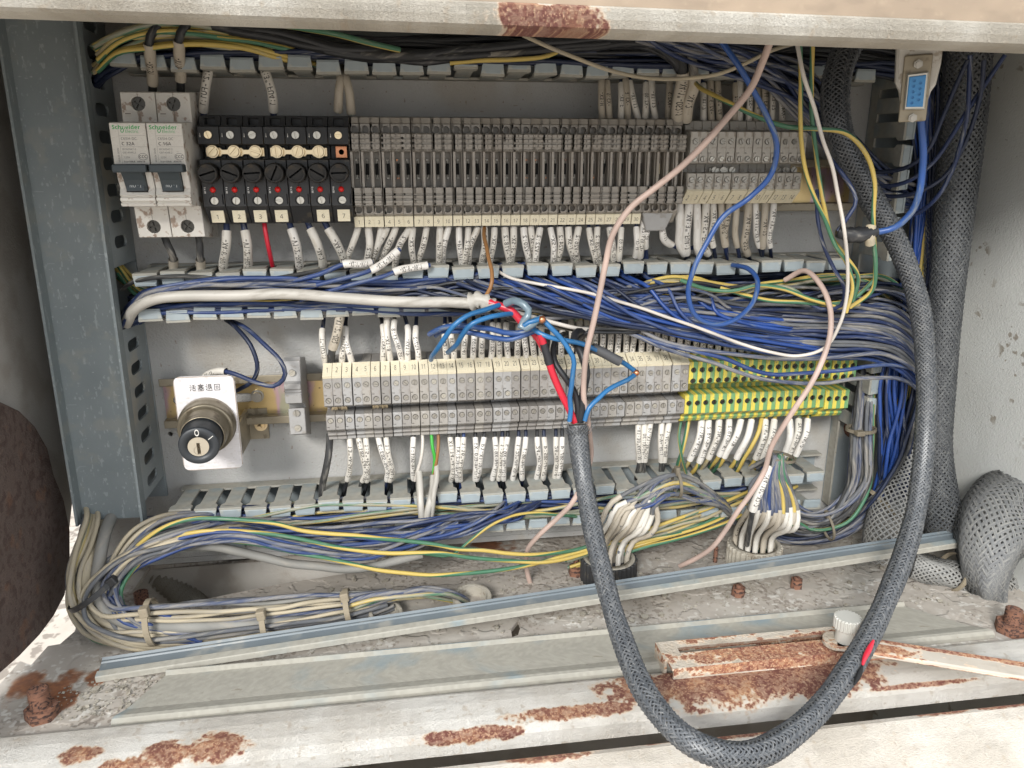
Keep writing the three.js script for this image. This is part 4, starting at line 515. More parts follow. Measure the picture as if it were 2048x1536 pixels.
{ // below the screw blocks
  const z = Z2(1280, 120, 3.84), L = [[300, 302, 1410, '', 3.2], [376, 352, 1405, '-X4:3"-FU4:1', 3.2], [436, 438, 1420, '', 2.9], [506, 484, 1415, '-X4:5"-FU1:2', 2.9], [562, 546, 1340, '-X4:6"-SB1:1', 2.4], [622, 636, 1330, '-X4:7', 2.4], [682, 652, 1320, '-X4:8"-S:3', 2.4], [742, 730, 1335, '', 2.4], [832, 802, 1420, '-X4:10"-S12', 2.9], [886, 890, 1335, '-X4:11"-X3:8', 2.4], [960, 944, 1390, '-X4:12', 2.6], [1026, 990, 1350, '-X4:13"-X1:20', 2.4]];
  L.forEach(([a, b, e, t, r], i) => { const A = z(a, 1090), B = z(b, e), Cc = z(b + rr(-20, 60), 1530); labelled('below screw block ' + num(i + 2), t, [[A[0], A[1] - 10, 0.03], [A[0], A[1] + 6, 0.033], [...mid(A, B, 0.55, rr(-2, 3)).slice(0, 2), 0.035], [...B, 0.032], [...mid(B, Cc, 0.6).slice(0, 2), 0.028], [...Cc, 0.02]], r * 0.00062, i < 4 ? K.navy : pick([K.navy, K.blue2]), 0.1, 0.7 + (e > 1400 ? 0.1 : 0), i < 4 ? pick([MS.clean, MS.worn]) : pick([MS.clean, MS.worn, MS.dirty]), { sr: r * 0.001, group: 'sleeved wires below the screw blocks' }); });
  for (let i = 0; i < 4; i++) { const z2 = z(30 + [0, 45, 100, 130][i], 1180), e = z(20 + [0, 22, 175, 160][i], 1380); labelled('hanging under the last diode blocks, ' + num(i + 1) + ' along', ['-X2:81', '-P8:2X', '-X1:17', ''][i], [[z2[0], z2[1] - 16, 0.03], [...z2, 0.032], [...mid(z2, e, 0.6).slice(0, 2), 0.036], [...e, 0.034], [e[0] + (i > 1 ? 40 : 2), e[1] + (i > 1 ? 18 : 30), 0.026], [e[0] + (i > 1 ? 72 : 4), e[1] + (i > 1 ? 12 : 50), 0.022]], 0.0015, K.blue2, 0.12, i > 1 ? 0.55 : 0.66, MS.clean, { sr: 0.0024, group: 'sleeved wires below the diode blocks' }); }
}
{ // above the lower row
  const z = Z2(600, 480, 2.926), L = [[132, 148, 590, '1"-FU7:1'], [262, 246, 575, '0"-KA1:14'], [268, 306, 575, '-S1:4'], [492, 486, 560, '7"-KA5:1'], [506, 532, 505, '-X1:8'], [548, 600, 520, '-X5:HH-X1:8'], [632, 632, 565, '-KA1:9'], [676, 694, 570, '1"-FU7:2'], [846, 860, 560, '-X2:37'], [884, 902, 550, '-X2:38'], [966, 962, 560, '-X2:41'], [1020, 1012, 560, '-X2:59'], [1066, 1064, 570, '-X3:9'], [1128, 1114, 545, '-X2:81'], [1164, 1168, 550, '-X2:82'], [1208, 1222, 545, '-X2:83'], [1276, 1276, 560, '-X2:69'], [1312, 1322, 560, '-X2:56'], [1358, 1378, 550, '-X2:92'], [1412, 1420, 560, '-X2:93'], [1482, 1478, 580, '-X2:94'], [1530, 1528, 575, '-X2:72']];
  L.forEach(([a, b, y, t], i) => { const A = z(a, y), B = z(b, 715); labelled('above the lower row, ' + num(i + 1) + ' from the rail clamp', t, [[A[0] + rr(-8, 3), A[1] - 44, 0.022], [A[0] + rr(-2, 2), A[1] - 14, 0.034], [A[0], A[1] + 4, 0.037], [...mid(A, B, 0.55, rr(-2, 2)).slice(0, 2), 0.039], [B[0], B[1] + 4, 0.034]], 0.0014, pick([K.navy, K.blue2, K.black]), 0.3, 1, pick([MS.clean, MS.clean, MS.worn]), { sr: 0.0023, rev: i % 2, group: 'sleeved wires above the lower row' }); });
  labelled('slanting above lower tag two, darker than its neighbours', '-X1:2"-OS2', [[682, 620, 0.026], [679, 640, 0.04], [672, 675, 0.043], [664, 702, 0.04], [662, 730, 0.034]], 0.0026, K.blackDust, 0.2, 0.7, MS.dirty, { sr: 0.0034, group: 'sleeved wires above the lower row' });
  const us = []; for (let u = 1142; u < 1560; u += 15.5) us.push(u);
  us.forEach((u, i) => { const up = u > 1330; labelled('half hidden under the blue sweep, ' + num(i + 1) + ' towards the earth blocks', up ? '-X1:' + (24 + i) : '-X1:' + (20 + i) + '"-S', [[u + rr(-3, 3), 618, 0.02], [u + rr(-2, 4), 636, 0.028], [u + 2, 672, 0.036], [u + rr(-2, 2), 706 - (up ? 8 : 0), 0.036], [u, 722 - (up ? 12 : 0), 0.03]], 0.0014, up && rnd() < 0.4 ? K.ygDust : K.navy, 0.26, 1, pick([MS.clean, MS.worn]), { sr: 0.0023, rev: i % 2, group: 'sleeved wires above the lower row' }); });
}
{ // below the lower row
  const z = Z2(600, 480, 2.926), L = [[290, 292, 1340, '13"+A-SA11:2'], [342, 386, 1365, '-X1:4"+P2-SB1:2'], [384, 396, 1365, '1:5"+P2-SB2:4'], [458, 514, 1350, '1:6"+P6-SB3:3'], [504, 542, 1360, '1:7"+P6-SB4:4'], [664, 660, 1310, '10"+A-SA11:1'], [878, 896, 1355, 'X1:14"+A-EL3:X1'], [924, 916, 1350, '15"+A-EL2:X1'], [958, 936, 1350, '1:16"+A-EL4:X1'], [1026, 1028, 1335, '1:17"+A-EL0:X1'], [1078, 1050, 1340, 'P1-X1:18"+A-W'], [1140, 1146, 1315, '1:19"+P4-X6:1'], [1184, 1176, 1318, '1:20"+P4-X6:3'], [1216, 1192, 1325, '1:21"+P6-X6:3'], [1280, 1264, 1305, '1:22"+P4-SB:4'], [1322, 1300, 1305, '23"+P4-SB:1'], [1388, 1402, 1305, '24"+P7-SB6:3'], [1428, 1434, 1308, '25"+P7-SB5:4'], [1498, 1502, 1302, '26"+P3-SB1:4'], [1534, 1528, 1308, '27"+P3-SB7:4']];
  L.forEach(([a, b, y, t], i) => { const A = z(a, 1140), B = z(b, y), Cc = z(b + rr(-34, 8), 1440); labelled('below the lower row, ' + num(i + 1) + ' from the rail clamp', t, [[A[0], A[1] - 12, 0.028], [A[0], A[1] + 4, 0.031], [...mid(A, B, 0.5, rr(-2, 2)).slice(0, 2), 0.034], [...B, 0.03], [...mid(B, Cc, 0.5).slice(0, 2), 0.026], [...Cc, 0.02], [Cc[0] - 20, Cc[1] + 60, 0.022]], 0.0014, i === 8 ? K.blue : pick([K.navy, K.black, K.blackDust]), 0.08, 0.58, pick([MS.clean, MS.worn]), { sr: 0.0022, rev: i % 2, group: 'sleeved wires below the lower row' }); });
  const y3 = Z2(1140, 840, 3.3), G = [[452, 456, 270, '-X1:30"KA22:30'], [490, 476, 262, '-P1-X1:30'], [532, 494, 262, 'P1-X1:38"-F17'], [606, 602, 270, '1:39"+A-0'], [654, 622, 270, '1:40"+A-RP5']];
  G.forEach(([a, b, y, t], i) => { const A = y3(a, 6), B = y3(b, y), Cc = y3(b - 20 + rr(-10, 10), 390); labelled('below the last grey lower blocks, ' + num(i + 1) + ' towards the earth blocks', t, [[A[0], A[1] - 14, 0.026], [...A, 0.03], [...mid(A, B, 0.5, rr(-2, 2)).slice(0, 2), 0.034], [...B, 0.03], [...mid(B, Cc, 0.5).slice(0, 2), 0.026], [...Cc, 0.018]], 0.0015, K.blackDust, 0.12, 0.62, MS.worn, { sr: 0.0024, rev: i % 2, group: 'sleeved wires below the lower row' }); });
  const Y = [[870, 805, 230, '1:1N"+K-Y3:2'], [915, 865, 250, '1:1N"+K-Y8:2'], [985, 930, 215, '1:2N"+K-Y4:2'], [1050, 1005, 190, '1:N"+K-Y8:2'], [1130, 1035, 210, '1:1N'], [1200, 1115, 220, ''], [1290, 1240, 220, '1:N"+K-EL9:X2'], [1350, 1280, 220, '1:1N"+K-X1'], [1450, 1425, 200, ''], [1510, 1460, 190, '1:N"+A-EL1:X2'], [1570, 1510, 190, '1:1N"+P']];
  Y.forEach(([a, b, y, t], i) => { const A = y3(a, -8), B = y3(b, y), Cc = y3(b - 90, y + 130); labelled('under the earth blocks, ' + num(i + 1) + ' from the grey blocks', t, [[A[0] + 3, A[1] - 12, 0.028], [...A, 0.031], [...mid(A, B, 0.5, 5).slice(0, 2), 0.037], [...B, 0.034], [...mid(B, Cc, 0.5, 4).slice(0, 2), 0.03], [...Cc, 0.018]], 0.0017, pick([K.yg, K.ygDust]), 0.1, 0.62, pick([MS.clean, MS.clean, MS.worn]), { look: 'white-sleeved yellow-green wire ', sr: 0.0027, rev: i % 2, group: 'sleeved wires under the earth blocks' }); });
  wire('earth_wire', 'unsleeved yellow-green wire bowing under the middle of the earth blocks', 'wire', null, [[1524, 832, 0.03], [1522, 850, 0.034], [1505, 890, 0.038], [1478, 936, 0.03], [1462, 955, 0.02]], 0.0019, K.yg, { twist: 3 });
  wire('earth_wire', 'unsleeved yellow-green wire under the first earth block', 'wire', null, [[1378, 835, 0.03], [1373, 860, 0.034], [1362, 905, 0.036], [1352, 950, 0.024]], 0.0019, K.yg, { twist: 3 });
  wire('earth_wire', 'thin yellow-green wire crossing down beside the first earth block', 'wire', null, [[1363, 838, 0.03], [1358, 880, 0.036], [1366, 920, 0.036], [1375, 955, 0.026]], 0.0013, K.yg, { twist: 3 });
  wire('black_cable', 'thick black cable dropping from the first lower block', 'cable', null, [[660, 868, 0.026], [659, 890, 0.031], [653, 940, 0.032], [644, 985, 0.024], [650, 1030, 0.02]], 0.0026, K.blackDust);
  [['white', 'thin white wire dropping through the lower row into a grey sleeve', K.white, 845, 868, 833, 950], ['green', 'bright green wire dropping beside the brown one', K.green, 862, 866, 870, 935], ['brown', 'light brown wire dropping beside the bright green one', K.brown, 876, 866, 867, 950]].forEach(([n, l, m, a, b, c, d]) => wire(n + '_wire', l, 'wire', null, [[a - 1, b - 12, 0.03], [a + 1, b + 10, 0.033], [(a + c) / 2 + (n === 'green' ? 0 : 4), (b + d) / 2, 0.035], [c, d, 0.034], [c - 3, d + 12, 0.033]], 0.0014, m));
  [[838, 944, 846, 1058, 0.0026], [866, 952, 852, 1052, 0.0026], [873, 930, 862, 1040, 0.0022]].forEach(([a, b, c, d, r], i) => wire('grey_sleeve', 'pale grey sleeve hanging over the bottom duct, ' + ['nearest the breakers', 'in the middle', 'behind the other two'][i], 'sleeve', 'pale sleeves over the bottom duct', [[a, b, 0.034], [a + 1, b + 30, 0.042], [(a + c) / 2, (b + d) / 2 + 10, 0.048], [c, d, 0.046]], r, K.cable));
}
{ // two-wire loop at the key switch
  labelled('looping from the middle duct to the key switch plate', '-S1:13', [[456, 640, 0.02], [490, 655, 0.036], [530, 690, 0.05], [563, 725, 0.055], [570, 752, 0.055], [548, 772, 0.054], [510, 764, 0.052], [470, 748, 0.05], [440, 742, 0.044], [412, 752, 0.036], [406, 770, 0.03]], 0.0016, K.blue2, 0.78, 0.97, MS.worn, { look: 'blue wire ', sr: 0.0026, group: 'key switch wires' });
  wire('blue_wire', 'dark blue wire arching down behind the key switch plate', 'wire', 'key switch wires', [[452, 640, 0.02], [470, 652, 0.036], [500, 686, 0.046], [517, 730, 0.048], [505, 762, 0.044], [482, 776, 0.04], [460, 788, 0.03]], 0.0017, K.navy);
}
// ---------- loose wires and bundles ----------
// n wires that run together: centre points [u, v, z, spread u, spread v, spread z]
function bundle(n, name, label, group, path, r, mats, o = {}) {
  for (let i = 0; i < n; i++) {
    const a = o.even ? (i + 0.5) / n * 2 - 1 : rr(-1, 1), b = rr(-1, 1), c = rr(-1, 1), ph = rr(0, 6);
    const pts = path.map(([u, v, z, su = 0, sv = 0, sz = 0], k) => { const w = Math.sin(ph + k * 1.7) * (o.wander ?? 0.35), e = o.even ? a : clamp(a + w, -1, 1), f = clamp(b + Math.cos(ph + k * 2.1) * (o.wander ?? 0.35), -1, 1); return [u + (o.fan ? a : e) * su, v + (o.fan ? a : f) * sv, z + c * sz]; });
    const m = typeof mats === 'function' ? mats(i) : pick(mats);
    wire(name, label, 'wire', group, pts, r * rr(0.92, 1.08), m, { rad: 7, twist: m === K.yg || m === K.ygDust ? rr(-6, 6) : 20 });
  }
}
// middle duct: bed of wires, then the sweep that spills over its lower wall
const inMid = 'wires lying in the middle duct';
bundle(40, 'duct_wire', 'blue or dark wire lying deep in the middle duct', inMid, [[262, 622, 0.014, 6, 30, 0.01], [340, 592, 0.016, 10, 24, 0.01], [560, 590, 0.018, 20, 24, 0.01], [820, 588, 0.018, 20, 24, 0.012], [1100, 584, 0.018, 20, 26, 0.012], [1400, 580, 0.018, 20, 26, 0.012], [1700, 572, 0.016, 20, 26, 0.01], [1830, 600, 0.014, 12, 40, 0.01]], 0.0015, [K.blue2, K.navy, K.blue, K.blue2, K.black]);
bundle(13, 'earth_wire', 'yellow-green wire lying in the middle duct', 'yellow-green wires in the middle duct', [[238, 545, 0.016, 6, 14, 0.006], [300, 590, 0.022, 8, 10, 0.006], [520, 606, 0.026, 8, 12, 0.006], [760, 590, 0.028, 10, 16, 0.008], [960, 598, 0.032, 10, 14, 0.006], [1150, 612, 0.03, 10, 14, 0.006], [1330, 590, 0.03, 12, 24, 0.006], [1480, 596, 0.034, 12, 16, 0.006], [1620, 586, 0.032, 10, 18, 0.006], [1740, 590, 0.03, 12, 22, 0.006], [1815, 660, 0.024, 10, 40, 0.006]], 0.0016, [K.yg, K.yg, K.ygDust], { wander: 0.6 });
bundle(7, 'earth_wire', 'bright yellow wire rising over the middle duct behind the pink cable', 'yellow-green wires in the middle duct', [[1150, 640, 0.03, 10, 10, 0.004], [1240, 600, 0.038, 12, 16, 0.004], [1330, 560, 0.042, 14, 12, 0.004], [1400, 566, 0.043, 14, 12, 0.004], [1470, 586, 0.044, 12, 14, 0.004], [1560, 570, 0.044, 12, 16, 0.004], [1680, 556, 0.042, 12, 14, 0.004], [1780, 580, 0.036, 10, 20, 0.004], [1830, 670, 0.026, 8, 30, 0.004]], 0.0016, [K.yg, K.yg, K.ygDust], { wander: 0.7 });
bundle(11, 'duct_wire', 'blue wire leaving the covered duct beside the white cable', 'blue wires leaving the covered duct', [[242, 650, 0.03, 4, 16, 0.008], [290, 592, 0.044, 6, 10, 0.006], [380, 570, 0.047, 8, 8, 0.005], [520, 566, 0.046, 10, 10, 0.006], [660, 574, 0.044, 12, 12, 0.006], [800, 572, 0.04, 16, 14, 0.006], [960, 556, 0.034, 30, 12, 0.006], [1010, 530, 0.026, 40, 4, 0.004]], 0.0017, [K.blue, K.blue2, K.blueDust]);
wire('duct_wire', 'dark wire sagging just under the upper fingers of the middle duct near the breakers', 'wire', null, [[244, 578, 0.03], [290, 558, 0.044], [400, 554, 0.046], [520, 560, 0.046], [600, 548, 0.044], [700, 534, 0.046]], 0.0016, K.blackDust);
[[[540, 574], [640, 548], [690, 528], [722, 528], [745, 524]], [[560, 590], [650, 566], [720, 548], [755, 534], [800, 498]], [[600, 600], [700, 570], [770, 552], [800, 540], [860, 530]]].forEach((p, i) => labelled('arching over the upper duct fingers, ' + ['topmost', 'in between', 'lowest'][i], ['-X2:1"-V1:1', '-X2:4"-V4:1', '-X2:6"-V6:1'][i], p.map(([u, v], k) => [u, v, [0.044, 0.05, 0.052, 0.05, 0.046][k]]), 0.0016, K.blue, 0.72, 0.98, MS.clean, { sr: 0.0028, look: 'blue wire in a white sleeve ', group: 'blue wires arching over the fingers' }));
bundle(13, 'duct_wire', 'dark blue wire running along the lower wall of the middle duct near the covered duct', 'wires along the lower duct wall', [[250, 650, 0.02, 4, 8, 0.006], [320, 622, 0.034, 8, 8, 0.006], [460, 616, 0.038, 10, 9, 0.004], [640, 614, 0.038, 10, 10, 0.004], [840, 620, 0.038, 10, 9, 0.004], [1000, 616, 0.036, 10, 10, 0.006]], 0.0016, [K.blue2, K.navy, K.blue, K.blueDust]);
bundle(22, 'duct_wire', 'thin dark wire tangled across the front of the middle duct', 'tangled wires in front of the middle duct', [[700, 596, 0.034, 120, 22, 0.006], [860, 590, 0.042, 80, 24, 0.006], [1020, 600, 0.046, 60, 24, 0.006], [1180, 606, 0.048, 60, 28, 0.006], [1340, 600, 0.05, 60, 34, 0.006], [1500, 606, 0.05, 60, 34, 0.006], [1640, 610, 0.05, 60, 36, 0.006], [1780, 620, 0.044, 40, 40, 0.006], [1846, 700, 0.034, 10, 60, 0.006]], 0.0014, [K.navy, K.black, K.blue2, K.blueDust, K.grey], { wander: 0.9 });
// the spill: wires from the upper finger gaps sweeping across to the vertical duct
for (let i = 0; i < 40; i++) {
  const f = i / 39, u0 = [868, 905, 930, 968, 975, 1000, 1030, 1035, 1060, 1090, 1095, 1125, 1165, 1170, 1195, 1240, 1250, 1285, 1290, 1320, 1365, 1060, 1000, 930, 1180, 1225, 1110][i % 27] + (i > 26 ? 14 : 0), dst = 0.1 + 0.9 * ((i * 7) % 40) / 39, ve = lerp(600, 715, dst), m = pick([K.cleanBlue, K.blue2, K.blue, K.blue, K.navy, K.blueDust]), zz = lerp(0.046, 0.062, dst) + rr(-0.002, 0.002);
  const u1 = u0 + 120 + rr(-10, 20), u2 = u0 + lerp(300, 330, rnd());
  const q = Math.min(1, (1440 - u1) / 500);
  wire('duct_wire', 'blue wire sweeping from the middle duct across to the vertical duct', 'wire', 'blue sweep over the middle duct', [[u0 - 12, 540, 0.024], [u0, 552, 0.034], [u0 + 50, 574 + rr(-3, 3), zz - 0.008], [lerp(u0, 1500, 0.4), lerp(575, ve - 12, 0.5) + rr(-4, 4), zz], [1500, ve - 14 + rr(-5, 5), zz + 0.002], [1640, ve + 2 + rr(-3, 3), zz + 0.002], [1760, ve + 6 + rr(-4, 4) + (1 - dst) * 4, zz], [1828, ve + 34 + dst * 20, zz - 0.004], [1852, ve + 90 + dst * 20, 0.044], [1848, ve + 170, 0.036]], 0.00155, m, { rad: 7 });
}
for (let i = 0; i < 13; i++) { const k = i / 12, v0 = lerp(606, 696, k); wire('duct_wire', 'dust-grey wire curling into the vertical duct at the braided hose', 'wire', 'dusty wire ends at the vertical duct', [[1340 + rr(-40, 40), v0 - 30, 0.03], [1460 + rr(-40, 40), v0 - 12 + rr(-4, 4), 0.046], [1650, v0 + rr(-3, 3), 0.064], [1740, v0 + 4, 0.066], [1800, v0 + 22, 0.062], [1838, v0 + 66, 0.055], [1850, v0 + 130, 0.044]], 0.00155, pick([K.grey, K.blueDust, K.blue2, K.grey])); }
// two long low wires drooping in front of the earth blocks
[[[1200, 645], [1330, 690], [1440, 715], [1520, 745], [1600, 748], [1700, 738], [1790, 730], [1845, 750], [1860, 790]], [[1180, 640], [1330, 695], [1420, 724], [1520, 756], [1620, 766], [1720, 758], [1790, 756], [1835, 780], [1855, 830]], [[1190, 600], [1330, 684], [1440, 706], [1560, 716], [1660, 716], [1760, 708], [1830, 742], [1856, 800]]].forEach((p, i) => wire('duct_wire', 'blue wire drooping in front of the earth blocks, ' + ['middle', 'lowest', 'highest'][i] + ' of three', 'wire', 'blue wires drooping over the earth blocks', p.map(([u, v], k) => [u, v, [0.05, 0.062, 0.068, 0.07, 0.07, 0.07, 0.066, 0.058, 0.044][k]]), 0.0017, i ? K.blueDust : K.blue));
// vertical duct: blue wires standing in it, top to bottom
bundle(52, 'duct_wire', 'blue wire running down the vertical duct', 'blue wires in the vertical duct', [[1845, 90, 0.03, 34, 8, 0.012], [1850, 240, 0.028, 28, 10, 0.012], [1850, 420, 0.026, 24, 10, 0.012], [1828, 620, 0.03, 34, 10, 0.012], [1800, 780, 0.038, 40, 10, 0.012], [1792, 900, 0.04, 38, 10, 0.012], [1782, 990, 0.038, 36, 16, 0.01]], 0.0016, [K.cleanBlue, K.cleanBlue, K.cleanBlue, K.blue2, K.navy, K.yg]);
bundle(16, 'duct_wire', 'dark blue wire bending out of the foot of the vertical duct', 'wires at the foot of the vertical duct', [[1845, 820, 0.044, 12, 40, 0.008], [1815, 920, 0.048, 14, 20, 0.008], [1770, 990, 0.048, 18, 14, 0.008], [1715, 1045, 0.044, 18, 12, 0.006], [1640, 1078, 0.036, 16, 8, 0.006], [1560, 1070, 0.03, 14, 10, 0.006], [1500, 1030, 0.026, 14, 12, 0.006]], 0.0017, [K.blue2, K.blackDust, K.navy, K.blueDust]);
bundle(24, 'bundle_wire', 'dusty wire in the tied bundle hanging in a U beside the bottom duct', 'tied U-shaped bundle', [[1740, 700, 0.02, 14, 6, 0.004], [1728, 800, 0.036, 18, 6, 0.004], [1722, 880, 0.054, 22, 6, 0.005], [1718, 960, 0.056, 24, 4, 0.006], [1690, 1010, 0.056, 22, 16, 0.006], [1640, 1044, 0.056, 10, 24, 0.006], [1580, 1030, 0.056, 16, 22, 0.006], [1548, 975, 0.056, 24, 8, 0.006], [1545, 920, 0.058, 16, 4, 0.006], [1552, 908, 0.056, 12, 3, 0.005]], 0.0016, [K.grey, K.blueDust, K.grey, K.blueDust, K.blackDust], { even: true, fan: false, wander: 0.1 });
wire('earth_wire', 'yellow-green wire on the inner edge of the tied U bundle', 'wire', null, [[1752, 700, 0.024], [1748, 800, 0.04], [1745, 900, 0.056], [1738, 980, 0.058], [1690, 1046, 0.06], [1630, 1060, 0.06], [1578, 1020, 0.06], [1556, 960, 0.06]], 0.0016, K.yg, { twist: 2 });
// top duct: dark wires under the header
bundle(34, 'duct_wire', 'black or dark blue wire lying in the top duct', 'wires in the top duct', [[186, 150, 0.02, 6, 30, 0.01], [260, 100, 0.028, 10, 24, 0.012], [480, 88, 0.03, 14, 26, 0.012], [760, 100, 0.032, 14, 26, 0.012], [1040, 100, 0.032, 14, 26, 0.012], [1320, 112, 0.032, 14, 28, 0.012], [1600, 118, 0.03, 14, 26, 0.012], [1800, 130, 0.028, 14, 26, 0.012], [1870, 190, 0.022, 8, 34, 0.01]], 0.0018, [K.navy, K.black, K.black, K.blue2]);
bundle(14, 'earth_wire', 'yellow-green wire curving out of the covered duct into the top duct', 'yellow-green wires in the top duct', [[192, 120, 0.04, 8, 28, 0.004], [225, 92, 0.046, 10, 24, 0.004], [300, 72, 0.048, 10, 22, 0.004], [420, 72, 0.046, 14, 20, 0.004], [520, 92, 0.042, 16, 18, 0.004], [620, 118, 0.034, 20, 12, 0.004]], 0.0018, [K.yg, K.yg, K.ygDust], { wander: 0.25 });
bundle(6, 'black_cable', 'thick black cable sagging across the front of the top duct', 'black cables in the top duct', [[430, 50, 0.05, 20, 8, 0.004], [560, 76, 0.052, 20, 8, 0.004], [700, 108, 0.05, 20, 9, 0.004], [860, 112, 0.048, 20, 10, 0.004], [1040, 100, 0.048, 20, 10, 0.004], [1220, 86, 0.05, 14, 10, 0.004], [1310, 92, 0.052, 10, 10, 0.004], [1350, 120, 0.05, 8, 8, 0.004], [1368, 160, 0.044, 6, 6, 0.004]], 0.0027, [K.black, K.blackDust]);
wire('earth_wire', 'yellow-green wire slanting through the black cables of the top duct', 'wire', null, [[540, 46, 0.054], [640, 62, 0.056], [730, 84, 0.056], [800, 100, 0.05]], 0.0019, K.yg, { twist: 2 });
wire('earth_wire', 'yellow-green wire rising out of the middle of the top duct', 'wire', null, [[900, 126, 0.046], [1000, 120, 0.05], [1080, 114, 0.05], [1140, 92, 0.044]], 0.0016, K.yg, { twist: 2 });
bundle(36, 'duct_wire', 'dusty blue wire sagging from the header to the vertical duct', 'blue wires sagging by the connector', [[1330, 70, 0.06, 60, 10, 0.01], [1430, 108, 0.056, 60, 14, 0.01], [1540, 140, 0.05, 50, 20, 0.01], [1620, 200, 0.046, 30, 34, 0.008], [1680, 290, 0.042, 20, 30, 0.008], [1750, 360, 0.034, 16, 30, 0.008], [1830, 400, 0.028, 10, 30, 0.006]], 0.0016, [K.blue2, K.blueDust, K.navy, K.navy], { wander: 0.5 });
[[[1725, 360], [1790, 372], [1860, 330], [1960, 180], [2010, 110]], [[1735, 385], [1800, 392], [1880, 360], [1945, 250], [1968, 120]], [[1735, 460], [1830, 430], [1880, 390], [1930, 250], [1940, 110]], [[1700, 340], [1790, 340], [1850, 310], [1900, 200], [1935, 120]]].forEach((p, i) => wire('blue_wire', 'dark blue wire bowing out of the vertical duct up to the header, ' + ['widest', 'second widest', 'lowest', 'innermost'][i], 'wire', 'blue wires bowing to the header', p.map(([u, v], k) => [u, v, [0.04, 0.06, 0.075, 0.08, 0.085][k]]), 0.0016, pick([K.blue2, K.navy])));
// single loose wires in front
wire('pink_cable', 'long pinkish bare cable hanging diagonally from the header to the floor', 'cable', null, [[1545, 70, 0.16], [1520, 140, 0.145], [1480, 210, 0.13], [1400, 295, 0.12], [1310, 375, 0.11], [1240, 440, 0.105], [1212, 520, 0.1], [1195, 620, 0.098], [1175, 700, 0.095], [1165, 780, 0.088], [1180, 870, 0.075], [1180, 930, 0.07], [1155, 985, 0.07], [1112, 1040, 0.066], [1068, 1080, 0.06], [1052, 1130, 0.05], [1062, 1170, 0.045], [1074, 1188, 0.04]], 0.0021, K.pink, { seg: 140, rad: 10 });
wire('pink_cable', 'second pinkish cable looping from the middle duct down past the earth blocks', 'cable', null, [[1570, 560, 0.05], [1600, 542, 0.06], [1628, 546, 0.068], [1645, 580, 0.078], [1662, 630, 0.088], [1662, 670, 0.094], [1645, 720, 0.098], [1618, 775, 0.1], [1580, 830, 0.098], [1550, 880, 0.092], [1530, 940, 0.088], [1505, 985, 0.086], [1470, 1030, 0.082], [1430, 1085, 0.076], [1390, 1118, 0.066], [1360, 1132, 0.056]], 0.0021, K.pink, { seg: 110, rad: 10 });
wire('blue_wire', 'bright blue wire looping down from the header across the screw blocks', 'wire', null, [[1440, 78, 0.12], [1490, 150, 0.125], [1530, 220, 0.12], [1553, 300, 0.115], [1540, 350, 0.11], [1500, 392, 0.105], [1450, 430, 0.105], [1412, 490, 0.105], [1385, 550, 0.105], [1375, 600, 0.1], [1392, 632, 0.098], [1430, 650, 0.095], [1470, 640, 0.09], [1505, 605, 0.084], [1514, 565, 0.076], [1502, 540, 0.064], [1465, 530, 0.045]], 0.0019, K.brightBlue, { seg: 130 });
wire('grey_wire', 'dirty pale wire sagging across the top duct fingers', 'wire', null, [[1045, 70, 0.09], [1110, 100, 0.09], [1200, 134, 0.09], [1290, 156, 0.088], [1380, 158, 0.088], [1470, 136, 0.088], [1540, 104, 0.09], [1600, 84, 0.09]], 0.0013, K.tan);
wire('earth_wire', 'yellow-green wire running from the top duct over the screw blocks to the tape', 'wire', null, [[1380, 150, 0.03], [1400, 176, 0.06], [1460, 205, 0.09], [1530, 240, 0.1], [1600, 258, 0.105], [1680, 262, 0.108], [1720, 285, 0.11], [1742, 330, 0.11], [1748, 390, 0.108], [1745, 450, 0.106], [1752, 520, 0.104], [1748, 565, 0.1], [1725, 606, 0.094], [1700, 615, 0.09]], 0.0016, K.yg, { twist: 9, seg: 110 });
[['yellow-green wire hanging nearest the blue loop below the header', [[1600, 92], [1602, 190], [1600, 280], [1612, 350], [1640, 420], [1672, 490], [1700, 545], [1705, 590], [1692, 625]], K.yg], ['yellow-green wire hanging behind the white one below the header', [[1625, 92], [1622, 180], [1628, 270], [1640, 370], [1656, 450], [1680, 500], [1712, 540], [1720, 575], [1706, 605]], K.yg]].forEach(([l, p, m], i) => wire('earth_wire', l, 'wire', 'loose wires under the header', p.map(([u, v], k) => [u, v, 0.115 - k * 0.0025 - i * 0.006]), 0.0015, m, { twist: 9, seg: 110 }));
wire('white_wire', 'dirty white wire hanging from the header to the knot of loose wires', 'wire', 'loose wires under the header', [[1594, 86, 0.12], [1604, 140, 0.122], [1622, 200, 0.12], [1645, 280, 0.118], [1668, 350, 0.116], [1680, 420, 0.112], [1690, 480, 0.108], [1696, 540, 0.102], [1694, 600, 0.098], [1680, 650, 0.094], [1655, 690, 0.09], [1600, 712, 0.084], [1530, 702, 0.078], [1430, 668, 0.07], [1320, 630, 0.064], [1200, 592, 0.058], [1100, 572, 0.052], [1020, 556, 0.046], [985, 535, 0.034]], 0.0013, K.white, { seg: 160 });
wire('blue_wire', 'blue wire drooping beside the white one into the tape joint', 'wire', 'loose wires under the header', [[1650, 300, 0.09], [1680, 340, 0.1], [1705, 380, 0.104], [1712, 410, 0.106], [1690, 440, 0.106], [1676, 462, 0.104]], 0.0015, K.blue2);
wire('blue_wire', 'blue wire hanging straight down through the knot of loose wires', 'wire', 'loose wires under the header', [[1634, 380, 0.08], [1636, 440, 0.088], [1650, 500, 0.09], [1672, 545, 0.09], [1690, 585, 0.088], [1676, 620, 0.084], [1640, 618, 0.078], [1606, 600, 0.07]], 0.0015, K.blue2);
